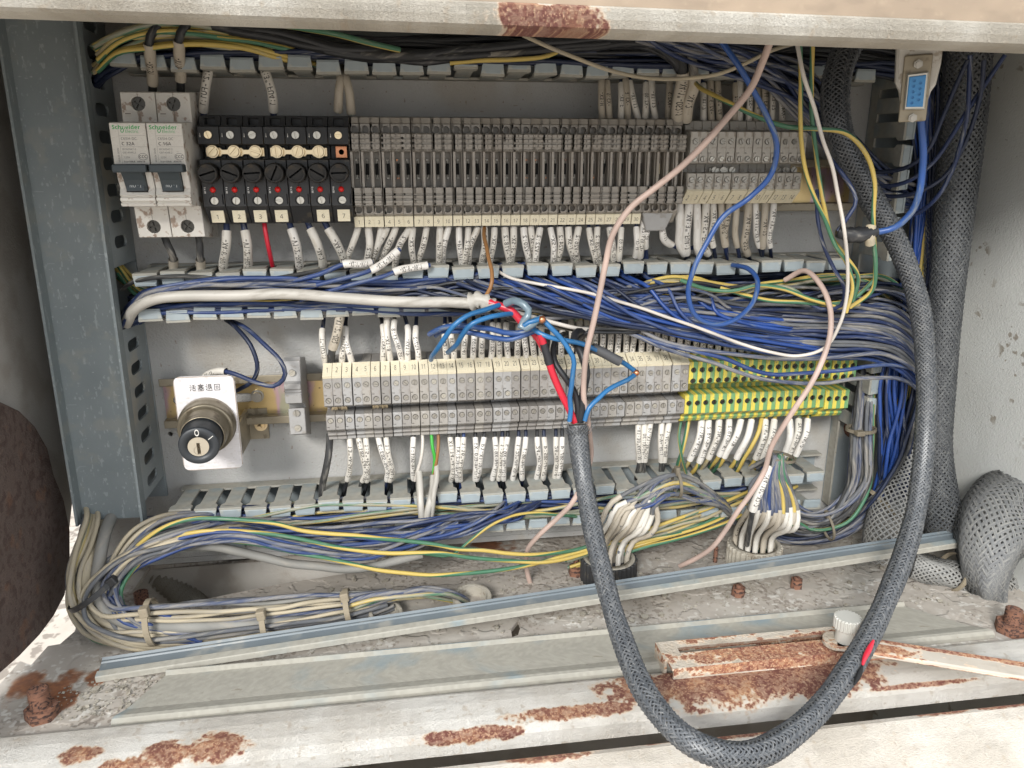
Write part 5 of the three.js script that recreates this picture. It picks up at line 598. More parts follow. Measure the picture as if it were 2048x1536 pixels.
[[[1480, 590], [1560, 570], [1620, 600], [1680, 618], [1720, 608]], [[1360, 560], [1440, 586], [1520, 570], [1600, 590], [1670, 612]], [[1440, 576], [1540, 600], [1610, 604], [1690, 606], [1748, 560]]].forEach((p, i) => wire('earth_wire', 'yellow-green wire snaking in front of the blue sweep, ' + ['lowest', 'uppermost', 'in between'][i] + ' of three', 'wire', 'yellow-green wires in front of the blue sweep', p.map(([u, v], k) => [u, v, 0.066 + k * 0.004]), 0.0016, i ? K.yg : K.ygDust, { twist: 3 }));
{ const c = P(1708, 468, 0.106), g = solo('tape_joint', 'black insulating tape wrapped round a joint of blue wires', 'tape', null, tube(curveOf([P(1676, 462, 0.105), P(1700, 470, 0.106), P(1730, 468, 0.106), P(1752, 462, 0.106)]), (t) => 0.0032 + 0.0012 * Math.sin(t * Math.PI) + 0.0004 * Math.sin(t * 25), { org: c, seg: 16, rad: 10 }), K.black, c); }
wire('tape_scrap', 'brownish sticky tape remains on the yellow wire by the tape joint', 'tape', null, [[1742, 452, 0.106], [1738, 468, 0.107], [1740, 488, 0.106]], 0.0032, K.tan);
T.hood = rep(dtex(256, 256, (u, v) => mix3(mix3(C(198, 194, 186), C(180, 175, 166), fbm(u * 6, v * 6, 2, 4, 6, 6)), C(132, 118, 100), 0.6 * sst(0.6, 0.74, fbm(u * 10, v * 10, 14, 5, 10, 10)))), 0.03);
{ // serial connector hanging from the header on its blue cable
  const a = P(1826, 96, 0.13), b = P(1834, 222, 0.13), g = thing('serial_connector', 'beige nine-pin serial connector with blue socket hanging under the header', 'connector', null, a.clone().add(b).multiplyScalar(0.5)), L = a.distanceTo(b), hw = 0.0102;
  g.rotation.set(0.12, -0.5, 0.1);
  const mb = std({ map: T.dustWhite, color: 0xffffff, roughness: 0.5 }); mb.map = T.hood;
  part(g, 'hood', frontPrism([[-hw, L / 2 + 0.01], [hw, L / 2 + 0.01], [hw, L / 2 - 0.008], [hw - 0.0012, -L / 2 + 0.012], [hw - 0.003, -L / 2 + 0.009], [hw - 0.005, -L / 2], [-hw + 0.006, -L / 2], [-hw + 0.0035, -L / 2 + 0.01], [-hw + 0.0015, -L / 2 + 0.014]], -0.006, 0.004, 0.0012), mb);
  part(g, 'flange', rbox(-0.0062, 0.0062, -0.0192, 0.0115, 0.004, 0.0056, 0.0008), M.zinc);
  part(g, 'shell', frontPrism([[-0.0046, -0.0132], [0.0046, -0.0136], [0.0046, 0.0036], [-0.0046, 0.0032]], 0.0056, 0.0096, 0.0006), M.nickel);
  const pins = []; for (let k = 0; k < 9; k++) pins.push(hole((k < 5 ? (k - 2) * 0.0025 : (k - 6.5) * 0.0025) - 0.005, 0.0106, 0.0007, 0.0014).translate(k < 5 ? -0.0014 : 0.0014, 0, 0));
  part(g, 'socket_face', cut(frontPrism([[-0.0036, -0.0118], [0.0036, -0.0122], [0.0036, 0.0022], [-0.0036, 0.0018]], 0.0096, 0.0106, 0.0003), ...pins), std({ color: 0x3f86bf, roughness: 0.45 }));
  for (const s of [-1, 1]) part(g, 'jack_screw', merge([cylZ(0.0021, 0.0056, 0.008, 6), cylZ(0.0012, 0.008, 0.0095, 10)]), M.steel, [0, -0.005 + s * 0.0122, 0]);
  wire('blue_cable', 'bright blue cable hanging from the serial connector to the tape joint', 'cable', null, [[1840, 216, 0.128], [1846, 270, 0.128], [1844, 340, 0.124], [1832, 400, 0.118], [1805, 446, 0.112], [1770, 464, 0.108], [1745, 466, 0.106]], 0.0023, K.brightBlue);
}
{ // the stripped white cable and its open ends
  wire('white_cable', 'thick white cable leaving the covered duct, stripped at its end', 'cable', null, [[252, 648, 0.036], [275, 615, 0.046], [330, 595, 0.052], [430, 590, 0.055], [560, 590, 0.057], [700, 596, 0.059], [850, 604, 0.06], [950, 607, 0.062]], 0.0036, K.cable, { rad: 14 });
  const st = (n, l, p, r, m) => wire(n, l, 'wire', 'open cores of the stripped white cable', p, r, m);
  { const w = W3([[940, 604, 0.062], [960, 600, 0.064], [975, 606, 0.065], [985, 612, 0.065]]); solo('cable_wrap', 'crumpled pale wrap on the stripped end of the white cable', 'tape', null, tube(curveOf(w), (t) => 0.004 + 0.0009 * Math.sin(t * 22) + 0.001 * (1 - t), { org: w[0], seg: 20, rad: 11 }), K.cable, w[0]); }
  st('brown_wire', 'brown core rising from the stripped cable through the upper fingers', [[968, 598, 0.064], [980, 575, 0.066], [985, 548, 0.062], [978, 515, 0.054], [970, 480, 0.044], [969, 452, 0.034]], 0.0015, K.brown);
  st('red_wire', 'red core running from the stripped cable behind the knotted blue wires', [[975, 604, 0.066], [1010, 614, 0.07], [1035, 632, 0.072], [1060, 660, 0.074], [1085, 688, 0.076], [1090, 700, 0.078]], 0.0026, K.red);
  st('white_wire', 'white core running from the stripped cable beside the bare screen', [[975, 610, 0.064], [1020, 622, 0.066], [1080, 638, 0.066], [1140, 652, 0.062], [1180, 660, 0.056]], 0.0016, K.white);
  bundle(12, 'screen_strand', 'fine bare screen strand twisted out of the white cable', 'bare screen strands', [[960, 612, 0.062, 2, 7, 0.002], [1010, 630, 0.062, 4, 8, 0.002], [1080, 648, 0.06, 4, 7, 0.002], [1160, 660, 0.056, 5, 6, 0.002], [1240, 658, 0.05, 5, 7, 0.002], [1330, 648, 0.046, 8, 10, 0.002]], 0.0006, [M.steel, M.steel, M.darkSteel], { wander: 0.8 });
  const Q = Z2(840, 500, 4.096), B = (l, p, zs, m, r = 0.0019) => wire('light_blue_wire', l, 'wire', 'light blue knotted wires', p.map(([x, y], k) => [...Q(x, y), zs[k] ?? zs[zs.length - 1]]), r, m);
  B('light blue wire arching down to tag twelve, outer of two', [[650, 450], [480, 500], [350, 560], [250, 640], [190, 740], [120, 850], [90, 900]], [0.07, 0.078, 0.08, 0.08, 0.076, 0.066, 0.052], K.sky);
  B('light blue wire arching down to tag fourteen, inner of two', [[760, 520], [620, 545], [500, 570], [410, 630], [340, 710], [280, 790], [230, 840]], [0.072, 0.08, 0.083, 0.083, 0.078, 0.07, 0.056], K.sky);
  B('mid blue wire sagging from the black ends to the knot, upper of two', [[80, 690], [140, 660], [260, 630], [400, 625], [520, 640], [660, 665], [800, 675], [950, 640]], [0.056, 0.066, 0.072, 0.074, 0.074, 0.074, 0.074, 0.076], K.brightBlue, 0.0021);
  B('mid blue wire sagging from the black ends to the knot, lower of two', [[130, 700], [200, 665], [340, 665], [480, 690], [600, 725], [720, 740], [840, 710], [960, 655]], [0.056, 0.064, 0.07, 0.072, 0.072, 0.072, 0.074, 0.078], K.brightBlue, 0.0021);
  B('light blue wire crossing from the knot towards the middle number tags', [[1010, 575], [1060, 620], [1130, 700], [1200, 780], [1250, 850], [1270, 930], [1250, 1050], [1235, 1200], [1225, 1400]], [0.088, 0.09, 0.09, 0.09, 0.09, 0.09, 0.09, 0.09, 0.088], K.sky);
  B('light blue wire spliced with a grey sleeve towards tag thirty-four', [[900, 630], [960, 680], [1080, 720], [1220, 745], [1330, 770], [1410, 800], [1560, 870], [1680, 940], [1770, 1000]], [0.08, 0.084, 0.086, 0.086, 0.084, 0.082, 0.078, 0.074, 0.07], K.sky);
  B('light blue wire bowing up from the braided hose to tag thirty-four', [[1350, 1400], [1385, 1310], [1450, 1220], [1560, 1140], [1680, 1080], [1775, 1010]], [0.086, 0.086, 0.084, 0.08, 0.076, 0.071], K.sky);
  B('pale clear tubing twisted round the knot of blue wires', [[700, 440], [780, 425], [850, 440], [895, 500], [880, 560], [820, 620], [820, 655], [880, 620], [960, 580], [1005, 560]], [0.074, 0.08, 0.084, 0.086, 0.087, 0.086, 0.087, 0.089, 0.089, 0.088], K.clear, 0.0026);
  B('light blue wire folded over at the bare copper tip', [[850, 620], [920, 585], [985, 565], [1010, 575]], [0.089, 0.09, 0.09, 0.088], K.sky);
  solo('copper_tip', 'bare copper tip of a light blue wire at the knot', 'wire', null, tri(new THREE.SphereGeometry(0.0022, 10, 8)), M.copper, P(...Q(1000, 570), 0.0905));
  solo('copper_tip', 'bare copper tip of light blue wires at tag thirty-four', 'wire', null, tri(new THREE.SphereGeometry(0.002, 10, 8)), M.copper, P(...Q(1772, 1006), 0.072));
  labelled('running down from the knot into the braided hose', '', [...[[985, 690], [1010, 760], [1040, 860], [1060, 930], [1090, 1020], [1150, 1160], [1220, 1300], [1270, 1410]].map(([x, y]) => [...Q(x, y), 0.084])], 0.0025, K.red, 0.1, 0.32, std({ color: 0x26262a, roughness: 0.5 }), { look: 'red wire with a black heat-shrink sleeve ', sr: 0.0028, group: 'open cores at the hose' });
  { const w = W3([[1410, 800], [1500, 840], [1600, 895], [1640, 915]].map(([x, y]) => [...Q(x, y), 0.08])); solo('grey_sleeve', 'dark grey heat-shrink sleeve on the light blue wire over the number tags', 'sleeve', null, tube(curveOf(w), 0.0029, { org: w[0] }), skin(C(78, 78, 80), 0.1, 300), w[0]); }
  B('black wire bending down from the duct into the braided hose, looser', [[1180, 690], [1110, 750], [1095, 850], [1130, 970], [1200, 1080], [1250, 1130], [1280, 1250], [1290, 1410]], [0.05, 0.066, 0.076, 0.082, 0.084, 0.084, 0.084, 0.084], K.black, 0.0023);
  B('black wire bending down from the duct into the braided hose, straighter', [[1390, 650], [1270, 685], [1275, 760], [1330, 860], [1355, 980], [1350, 1120], [1330, 1260], [1310, 1410]], [0.05, 0.066, 0.078, 0.084, 0.086, 0.086, 0.085, 0.084], K.black, 0.0027);
  bundle(5, 'black_wire', 'thin black wire lying along the lower duct wall behind the pink cable', 'black wires behind the pink cable', [[1150, 690, 0.045, 8, 4, 0.004], [1185, 662, 0.056, 8, 6, 0.004], [1260, 664, 0.056, 8, 6, 0.004], [1350, 650, 0.05, 8, 8, 0.004], [1440, 630, 0.044, 8, 10, 0.004]], 0.0012, [K.black, K.blackDust]);
}
// bottom duct
bundle(38, 'duct_wire', 'blue or grey wire lying in the bottom duct', 'wires in the bottom duct', [[300, 1062, 0.03, 8, 26, 0.01], [430, 1040, 0.03, 14, 22, 0.012], [640, 1024, 0.03, 20, 22, 0.012], [860, 1018, 0.03, 20, 22, 0.012], [1080, 1010, 0.03, 20, 22, 0.012], [1280, 1000, 0.03, 20, 22, 0.012], [1480, 992, 0.026, 14, 22, 0.01]], 0.0016, [K.blue2, K.blueDust, K.navy, K.blackDust, K.blue, K.ygDust], { wander: 0.7 });
bundle(18, 'duct_wire', 'blue wire bulging out of the bottom duct', 'blue wires bulging from the bottom duct', [[300, 1246, 0.082, 10, 24, 0.006], [222, 1210, 0.078, 16, 10, 0.006], [232, 1150, 0.068, 14, 10, 0.006], [330, 1080, 0.05, 10, 16, 0.008], [450, 1056, 0.054, 14, 16, 0.008], [600, 1062, 0.058, 20, 18, 0.008], [760, 1068, 0.058, 20, 22, 0.008], [900, 1052, 0.055, 24, 20, 0.008], [1020, 1020, 0.048, 30, 12, 0.006], [1060, 985, 0.022, 60, 6, 0.004]], 0.0016, [K.blue, K.blue2, K.blueDust, K.blueDust], { wander: 0.6 });
[[[380, 1262], [280, 1256], [218, 1218], [226, 1160], [300, 1072], [380, 1040], [500, 1040], [640, 1066], [800, 1080], [950, 1100], [1080, 1108], [1180, 1092]], [[380, 1240], [280, 1238], [232, 1206], [244, 1150], [320, 1086], [420, 1062], [560, 1070], [720, 1102], [880, 1108], [1010, 1122], [1100, 1122], [1200, 1098]], [[380, 1250], [290, 1246], [240, 1210], [256, 1150], [340, 1094], [440, 1080], [560, 1096], [700, 1128], [840, 1150], [960, 1144], [1080, 1124], [1190, 1096]]].forEach((p, i) => wire('earth_wire', 'long yellow-green wire drooping below the bottom duct, ' + ['highest', 'middle', 'lowest'][i] + ' of three', 'wire', 'yellow-green wires drooping below the bottom duct', p.map(([u, v], k) => [u, v, [0.084, 0.084, 0.08, 0.074, 0.068, 0.07, 0.072, 0.074, 0.074, 0.072, 0.066, 0.05][k]]), 0.0017, K.yg, { twist: 9, seg: 110 }));
bundle(10, 'duct_wire', 'dusty blue wire hanging in a slack curve under the bottom duct', 'slack blue wires under the bottom duct', [[400, 1254, 0.083, 10, 30, 0.006], [290, 1246, 0.083, 10, 24, 0.006], [228, 1212, 0.079, 16, 12, 0.006], [236, 1156, 0.07, 14, 10, 0.006], [350, 1090, 0.066, 10, 10, 0.006], [470, 1074, 0.07, 12, 10, 0.006], [600, 1092, 0.07, 14, 12, 0.006], [720, 1104, 0.066, 16, 14, 0.006], [820, 1084, 0.06, 18, 14, 0.006], [900, 1040, 0.05, 20, 10, 0.006]], 0.0016, [K.blueDust, K.blue, K.blueDust], { wander: 0.6 });
wire('grey_cable', 'thick pale grey cable hanging below the bottom duct with a torn end', 'cable', null, [[320, 1098, 0.05], [400, 1092, 0.056], [500, 1108, 0.06], [600, 1130, 0.062], [700, 1136, 0.064], [790, 1122, 0.066], [845, 1108, 0.066]], 0.0032, K.greyCable, { rad: 12 });
wire('earth_wire', 'thin yellow wire curling from the torn grey cable up to the bottom duct', 'wire', null, [[850, 1108, 0.066], [900, 1110, 0.066], [945, 1076, 0.062], [1000, 1040, 0.056], [1060, 1026, 0.05], [1140, 1032, 0.044], [1180, 1040, 0.036]], 0.0013, K.yg);
bundle(12, 'earth_wire', 'dusty yellow-green wire slanting under the bottom duct towards the black gland', 'slanting yellow-green wires', [[1150, 1130, 0.04, 20, 12, 0.004], [1290, 1076, 0.046, 20, 16, 0.004], [1400, 1040, 0.042, 20, 18, 0.004], [1500, 1000, 0.034, 20, 16, 0.004], [1580, 960, 0.024, 20, 12, 0.004]], 0.0016, [K.ygDust, K.ygDust, K.yg]);
// looped and tied cables in the corner
const LOOP = [[300, 1110], [240, 1170], [215, 1080], [340, 1050]];
bundle(26, 'bundle_wire', 'dusty wire of the tied loop in the corner, run towards the floor rings', 'tied cable loop in the corner', [[640, 1044, 0.028, 20, 8, 0.004], [470, 1054, 0.05, 20, 14, 0.006], [350, 1082, 0.066, 20, 18, 0.006], [262, 1112, 0.07, 20, 12, 0.006], [205, 1160, 0.074, 34, 10, 0.008], [185, 1215, 0.078, 40, 10, 0.008], [215, 1246, 0.082, 30, 34, 0.008], [300, 1254, 0.084, 10, 44, 0.008], [420, 1246, 0.082, 10, 44, 0.008], [560, 1234, 0.078, 10, 40, 0.008], [680, 1218, 0.074, 10, 32, 0.008], [780, 1200, 0.068, 10, 20, 0.006]], 0.0017, [K.blueDust, K.grey, K.tan, K.grey, K.blueDust, K.ygDust, K.greyCable], { even: true, wander: 0.12 });
bundle(11, 'bundle_wire', 'dusty wire of the corner loop rising behind the tall cover', 'corner wires behind the tall cover', [[180, 1010, 0.03, 14, 10, 0.006], [176, 1060, 0.05, 18, 10, 0.006], [152, 1130, 0.066, 16, 8, 0.006], [150, 1195, 0.076, 14, 6, 0.006], [180, 1256, 0.08, 12, 10, 0.006], [260, 1290, 0.082, 10, 8, 0.006], [360, 1292, 0.08, 10, 8, 0.006], [480, 1286, 0.074, 10, 6, 0.006], [570, 1270, 0.066, 8, 6, 0.006]], 0.002, [K.tan, K.ygDust, K.grey, K.tan]);
bundle(16, 'bundle_wire', 'grey dusty wire fanning from the bottom duct into the corner loop', 'wires fanning into the corner loop', [[560, 1036, 0.026, 30, 12, 0.004], [450, 1040, 0.034, 24, 12, 0.006], [355, 1042, 0.05, 20, 14, 0.006], [290, 1066, 0.06, 18, 14, 0.006], [245, 1120, 0.068, 18, 10, 0.006], [222, 1175, 0.074, 18, 8, 0.006]], 0.0017, [K.tan, K.grey, K.blackDust, K.blueDust]);
[['thick dusty grey cable under the tall cover, bending into the corner loop', [[225, 1030, 0.04], [205, 1080, 0.06], [196, 1150, 0.072], [200, 1205, 0.08], [240, 1240, 0.084], [330, 1252, 0.086], [500, 1248, 0.082], [640, 1238, 0.076], [720, 1232, 0.066], [770, 1240, 0.05]], 0.0042], ['dusty grey cable with faint print along the corner loop', [[205, 1040, 0.04], [178, 1110, 0.064], [172, 1180, 0.076], [205, 1240, 0.082], [300, 1270, 0.086], [460, 1268, 0.082], [600, 1254, 0.076], [700, 1246, 0.066], [750, 1248, 0.05]], 0.0038]].forEach(([l, p, r], i) => wire('grey_cable', l, 'cable', 'thick cables of the corner loop', p, r, i ? K.tan : K.greyCable, { rad: 12, seg: 90 }));
bundle(13, 'bundle_wire', 'dusty wire bending from the corner loop down into the floor ring', 'wires entering the floor ring', [[690, 1216, 0.074, 10, 16, 0.006], [760, 1196, 0.076, 10, 12, 0.006], [830, 1186, 0.074, 8, 12, 0.006], [890, 1190, 0.07, 10, 10, 0.006], [930, 1206, 0.06, 8, 8, 0.006], [945, 1226, 0.046, 6, 6, 0.004]], 0.0019, [K.tan, K.ygDust, K.blueDust, K.ygDust], { even: true });
// sleeved wires entering the glands
const G1 = F(1218, 1112, -0.258), G2 = F(1510, 1086, -0.259);
for (let i = 0; i < 12; i++) {
  const k = i / 11, row = i % 3, u0 = lerp(1206, 1292, k) + row * 5, v0 = lerp(1022, 1046, k) + row * 4, bx = G1.x + lerp(-0.011, 0.011, k), m = i === 3 || i === 9 ? K.ygDust : pick([K.blue, K.blueDust, K.grey, K.blueDust]), ua = lerp(1340, 1352, rnd()), top = lerp(950, 992, 1 - Math.abs(1 - 2 * ((i * 3) % 12) / 11));
  labelled('dropping into the black ridged gland, ' + num(i + 1) + ' along', '', [P(1480 + rr(-8, 8), 1052 - k * 10, 0.03), P(1440, 1006 + rr(-10, 10), 0.05), P(1395, top + 14, 0.06), P(ua, top, 0.066), P(1290 + k * 20, top + 18 + k * 8, 0.068), P(u0 + 14, v0 - 14, 0.066), P(u0, v0 + 14, 0.064), V3(lerp(P(u0, v0, 0.064).x, bx, 0.6), G1.y + 0.012, G1.z + (row - 1) * 0.004), V3(bx, G1.y + 0.004, G1.z + (row - 1) * 0.006), V3(bx, G1.y - 0.01, G1.z + (row - 1) * 0.006)], 0.0017, m, 0.64, 0.97, pick([MS.dirty, MS.worn]), { look: 'wire in a blank white sleeve ', sr: 0.0021, group: 'sleeved wires in the black gland' });
}
for (let i = 0; i < 14; i++) {
  const k = i / 13, row = i % 3, u0 = lerp(1500, 1592, k), v0 = lerp(1010, 1050, k) + row * 5, bx = G2.x + lerp(-0.012, 0.013, k), m = i === 9 || i === 12 ? K.yg : pick([K.blue, K.blueDust, K.blueDust, K.grey]);
  labelled('dropping into the second gland beside the U bundle, ' + num(i + 1) + ' along', i === 0 ? '-Y4:10"-X2:2' : '', [P(1500 + k * 60, 935 + rr(-3, 3), 0.05), P(1545 + k * 20, 914 + rr(-4, 4), 0.066), P(lerp(1560, u0, 0.5) - 6, 945, 0.07), P(u0 + 2, v0 - 40, 0.07), P(u0, v0, 0.07), V3(bx, G2.y + 0.006, G2.z + (row - 1) * 0.006), V3(bx, G2.y - 0.01, G2.z + (row - 1) * 0.006)], 0.0017, m, 0.5, 0.96, pick([MS.worn, MS.dirty, MS.dirty]), { look: 'wire in a grey-white sleeve ', sr: 0.0022, group: 'sleeved wires in the second gland' });
}
labelled('hanging in front of the second gland', '-Y4:10"-X2:2', [[1540, 915, 0.07], [1536, 935, 0.078], [1524, 970, 0.082], [1508, 1012, 0.08], [1500, 1050, 0.072], [1494, 1090, 0.06]], 0.002, K.blackDust, 0.12, 0.5, MS.clean, { sr: 0.0032, look: 'dark wire in a printed white sleeve ' });
// ---------- braided hose and mesh sleeves ----------
// two families of n flat strands wound both ways round the path, woven two over, two under
function braidGeo(w, rf, n, pitch, width, thick, o = {}) {
  const c = curveOf(w), L = c.getLength(), N = Math.ceil(L / (o.step ?? 0.0007)), org = w[0], p = [], t = [], nn = [], bb = [];
  c.arcLengthDivisions = 600; c.updateArcLengths();
  for (let i = 0; i <= N; i++) { p.push(c.getPointAt(i / N)); t.push(c.getTangentAt(i / N)); }
  for (let i = 0; i <= N; i++) { const v = i ? nn[i - 1].clone() : V3(0, 0, 1); v.addScaledVector(t[i], -v.dot(t[i])).normalize(); nn.push(v); bb.push(V3(0, 0, 0).crossVectors(t[i], v)); }
  const om = 2 * Math.PI / pitch, pos = [], idx = [], nor = [], uv = [], ex = o.ex ?? 1, ez = o.ez ?? 1; let base = 0;
  for (const s of [1, -1]) for (let k = 0; k < n; k++) {
    for (let i = 0; i <= N; i++) {
      const S = L * i / N, a = 2 * Math.PI * k / n + s * om * S, ph = Math.PI * k + s * n * om * S / 2 + Math.PI / 4, off = s * thick * 0.62 * clamp(Math.cos(ph) * 1.6, -1, 1), r = rf(i / N) + off + (o.lump ? o.lump(i / N, a) : 0), da = width / 2 / rf(i / N), sk = s * om * rf(i / N) * width / 2 * 0;
      for (const [e, h] of [[-1, -thick * 0.5], [0, thick * 0.5], [1, -thick * 0.5]]) { const A = a + e * da, R = r + h, cx = Math.cos(A) * ez, sx = Math.sin(A) * ex, q = p[i];
        pos.push(q.x + (nn[i].x * cx + bb[i].x * sx) * R - org.x, q.y + (nn[i].y * cx + bb[i].y * sx) * R - org.y, q.z + (nn[i].z * cx + bb[i].z * sx) * R - org.z);
        const B = a + e * da * 2.2; nor.push(nn[i].x * Math.cos(B) + bb[i].x * Math.sin(B), nn[i].y * Math.cos(B) + bb[i].y * Math.sin(B), nn[i].z * Math.cos(B) + bb[i].z * Math.sin(B)); uv.push(S / 0.05 + k * 0.13, (e + 1) / 2 + s * 0.3); }
      if (i < N) { const q = base + i * 3; idx.push(q, q + 1, q + 3, q + 1, q + 4, q + 3, q + 1, q + 2, q + 4, q + 2, q + 5, q + 4); }
    }
    base += (N + 1) * 3;
  }
  const g = new THREE.BufferGeometry(); g.setAttribute('position', new THREE.Float32BufferAttribute(pos, 3)); g.setAttribute('normal', new THREE.Float32BufferAttribute(nor, 3)); g.setAttribute('uv', new THREE.Float32BufferAttribute(uv, 2)); g.setIndex(idx); return g;
}
const braidTex = (a, b, s) => dtex(256, 64, (u, v) => mix3(mix3(a, b, sst(0.35, 0.7, fbm(u * 8, v * 4, s, 4, 8, 4))), C(176, 172, 164), 0.5 * sst(0.72, 0.85, vn(u * 64, v * 16, s + 4, 64, 16))));
M.braid = std({ map: braidTex(C(72, 75, 79), C(106, 107, 108), 5), roughness: 0.36 }); M.braidHeap = std({ map: braidTex(C(96, 97, 98), C(126, 125, 121), 15), roughness: 0.65 }); M.braidDark = std({ map: braidTex(C(56, 58, 61), C(84, 86, 87), 7), roughness: 0.5 }); M.braidPale = std({ map: braidTex(C(108, 108, 106), C(140, 138, 133), 9), roughness: 0.65 });
{
  const pts = W3([[1712, 62, 0.055], [1690, 105, 0.062], [1672, 165, 0.068], [1672, 230, 0.073], [1690, 300, 0.076], [1738, 390, 0.078], [1796, 490, 0.08], [1838, 610, 0.084], [1852, 740, 0.09], [1850, 880, 0.1], [1828, 1040, 0.122], [1772, 1200, 0.158], [1700, 1335, 0.192], [1600, 1455, 0.222], [1490, 1512, 0.236], [1385, 1486, 0.23], [1300, 1400, 0.206], [1240, 1265, 0.168], [1198, 1115, 0.13], [1168, 965, 0.098], [1155, 862, 0.086], [1154, 850, 0.085]]);
  const g = thing('braided_hose', 'dark grey braided cable hose hanging in a big loop over the sill', 'hose', null, pts[0]);
  const rf = (t) => lerp(lerp(0.0072, 0.0051, sst(0.04, 0.26, t)), 0.0053, sst(0.5, 0.7, t)) - 0.0006 * sst(0.72, 0.9, t) + 0.0006 * sst(0.95, 1, t) + 0.00018 * Math.sin(t * 57) + 0.00012 * Math.sin(t * 131);
  part(g, 'braid', braidGeo(pts, rf, 14, 0.035, 0.00146, 0.00088, { step: 0.0006 }), M.braid);
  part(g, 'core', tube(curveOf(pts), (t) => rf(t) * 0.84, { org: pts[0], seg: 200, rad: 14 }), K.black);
  // frayed mouth and the tear that shows a red core
  const fr = []; for (let i = 0; i < 34; i++) { const a = rr(0, 6.28), b = P(1154 + Math.cos(a) * 17, 866 + rr(-4, 6), 0.086 + Math.sin(a) * 0.006), e = b.clone().add(V3(Math.cos(a) * rr(0.001, 0.005), rr(0.002, 0.007), Math.sin(a) * 0.004)); fr.push(tube(curveOf([b, b.clone().lerp(e, 0.5).add(V3(rr(-0.001, 0.001), 0, 0.0005)), e]), 0.00022, { org: pts[0], seg: 4, rad: 4, cap: false })); }
  part(g, 'frayed_strands', merge(fr), M.braid);
  const tw = W3([[1747, 1281, 0.1857], [1739, 1297, 0.1897], [1730, 1315, 0.1941], [1725, 1330, 0.1971]]); const e = part(g, 'exposed_core', tube(curveOf(tw), (t) => 0.0015 * Math.sin(0.4 + t * 2.3), { org: pts[0], seg: 12 }), K.red); e.userData.label = 'red core showing through a tear';
  const tb = W3([[1725, 1330, 0.1962], [1717, 1352, 0.2012], [1708, 1370, 0.2048]]); part(g, 'torn_edge', tube(curveOf(tb), (t) => 0.0013 * Math.sin(0.3 + t * 2.5), { org: pts[0], seg: 10 }), M.dark);
}
{
  const sl = (name, label, path, rf, n, pitch, width, mat, o = {}) => { const w = W3(path), m = solo(name, label, 'cable sleeve', 'mesh cable sleeves', braidGeo(w, rf, n, pitch, width, 0.0005, { step: 0.0012, ...o }), mat, w[0]); return m; };
  sl('mesh_sleeve', 'dark mesh sleeve standing between the vertical duct and the side wall', [[1938, 84, 0.05], [1926, 240, 0.05], [1908, 420, 0.052], [1892, 600, 0.054], [1880, 760, 0.056], [1872, 900, 0.058], [1878, 990, 0.06], [1892, 1070, 0.062]], (t) => lerp(0.0128, 0.0095, sst(0.1, 0.6, t)) + 0.004 * sst(0.75, 1, t), 22, 0.085, 0.0019, M.braidDark);
  sl('mesh_sleeve', 'dark mesh sleeve half hidden behind the braided hose', [[1890, 84, 0.03], [1884, 300, 0.032], [1872, 600, 0.034], [1850, 820, 0.04], [1815, 940, 0.048], [1785, 1010, 0.055], [1770, 1075, 0.062], [1772, 1120, 0.066]], (t) => 0.0095 + 0.0045 * sst(0.7, 0.95, t), 20, 0.075, 0.0015, M.braidPale);
  sl('mesh_sleeve', 'grey mesh sleeve lying on the floor along the side wall', [[1826, 1128, 0.075], [1880, 1146, 0.084], [1950, 1166, 0.09], [2030, 1180, 0.09], [2120, 1190, 0.085]], (t) => lerp(0.009, 0.0135, sst(0, 0.4, t)), 22, 0.075, 0.0016, M.braidPale, { ez: 0.85, lump: (t, a) => 0.0016 * Math.sin(2 * a + t * 14) + 0.001 * Math.sin(4 * a - t * 23) });
  sl('mesh_sleeve', 'wide grey mesh sleeve folded over on itself in the corner', [[1980, 1200, 0.104], [1968, 1150, 0.102], [1976, 1090, 0.096], [2002, 1040, 0.086], [2050, 1004, 0.074], [2130, 990, 0.062]], (t) => lerp(0.008, 0.024, sst(0, 0.4, t)), 36, 0.12, 0.0024, M.braidHeap, { lump: (t, a) => 0.002 * Math.sin(2 * a + t * 9) + 0.0012 * Math.sin(5 * a - t * 15) });
}
// ---------- floor furniture ----------
function strip(A, B, prof2) { // a profile [[towards the opening, up] ...] drawn from A to B
  const d = B.clone().sub(A), L = d.length(), s = new THREE.Shape(prof2.map(([a, b]) => new THREE.Vector2(-a, b))), g = new THREE.ExtrudeGeometry(s, { depth: L, bevelEnabled: false });
  const ax = d.normalize(), up = V3(0, 1, 0).addScaledVector(ax, -ax.y).normalize(), out = V3(0, 0, 0).crossVectors(up, ax);
  const m = new THREE.Matrix4().makeBasis(out, up, ax.clone()); return tri(g.applyMatrix4(m));
}
M.pvcDark = std({ roughness: 0.4 });
{
  const A = F(200, 1344, -0.2735), B = F(1936, 1078, -0.247), g = thing('duct_cover', 'narrow loose duct cover lying slanted across the cabinet floor', 'duct cover', 'loose duct covers', A);
  part(g, 'web', strip(A, B, [[-0.0075, 0.0008], [-0.0075, 0.0042], [-0.0068, 0.0046], [-0.0058, 0.0034], [-0.0044, 0.0034], [-0.0038, 0.0026], [-0.001, 0.002], [0.0025, 0.0014], [0.0025, 0.0004], [-0.006, 0.0008]]), M.pvcDark);
  part(g, 'front_lip', strip(A.clone().add(V3(-0.006, 0, 0.002)), B, [[0.0027, -0.0006], [0.0027, 0.0024], [0.0033, 0.003], [0.0074, 0.0024], [0.0078, 0.0018], [0.0078, -0.0012]]), M.pvcDust);
}
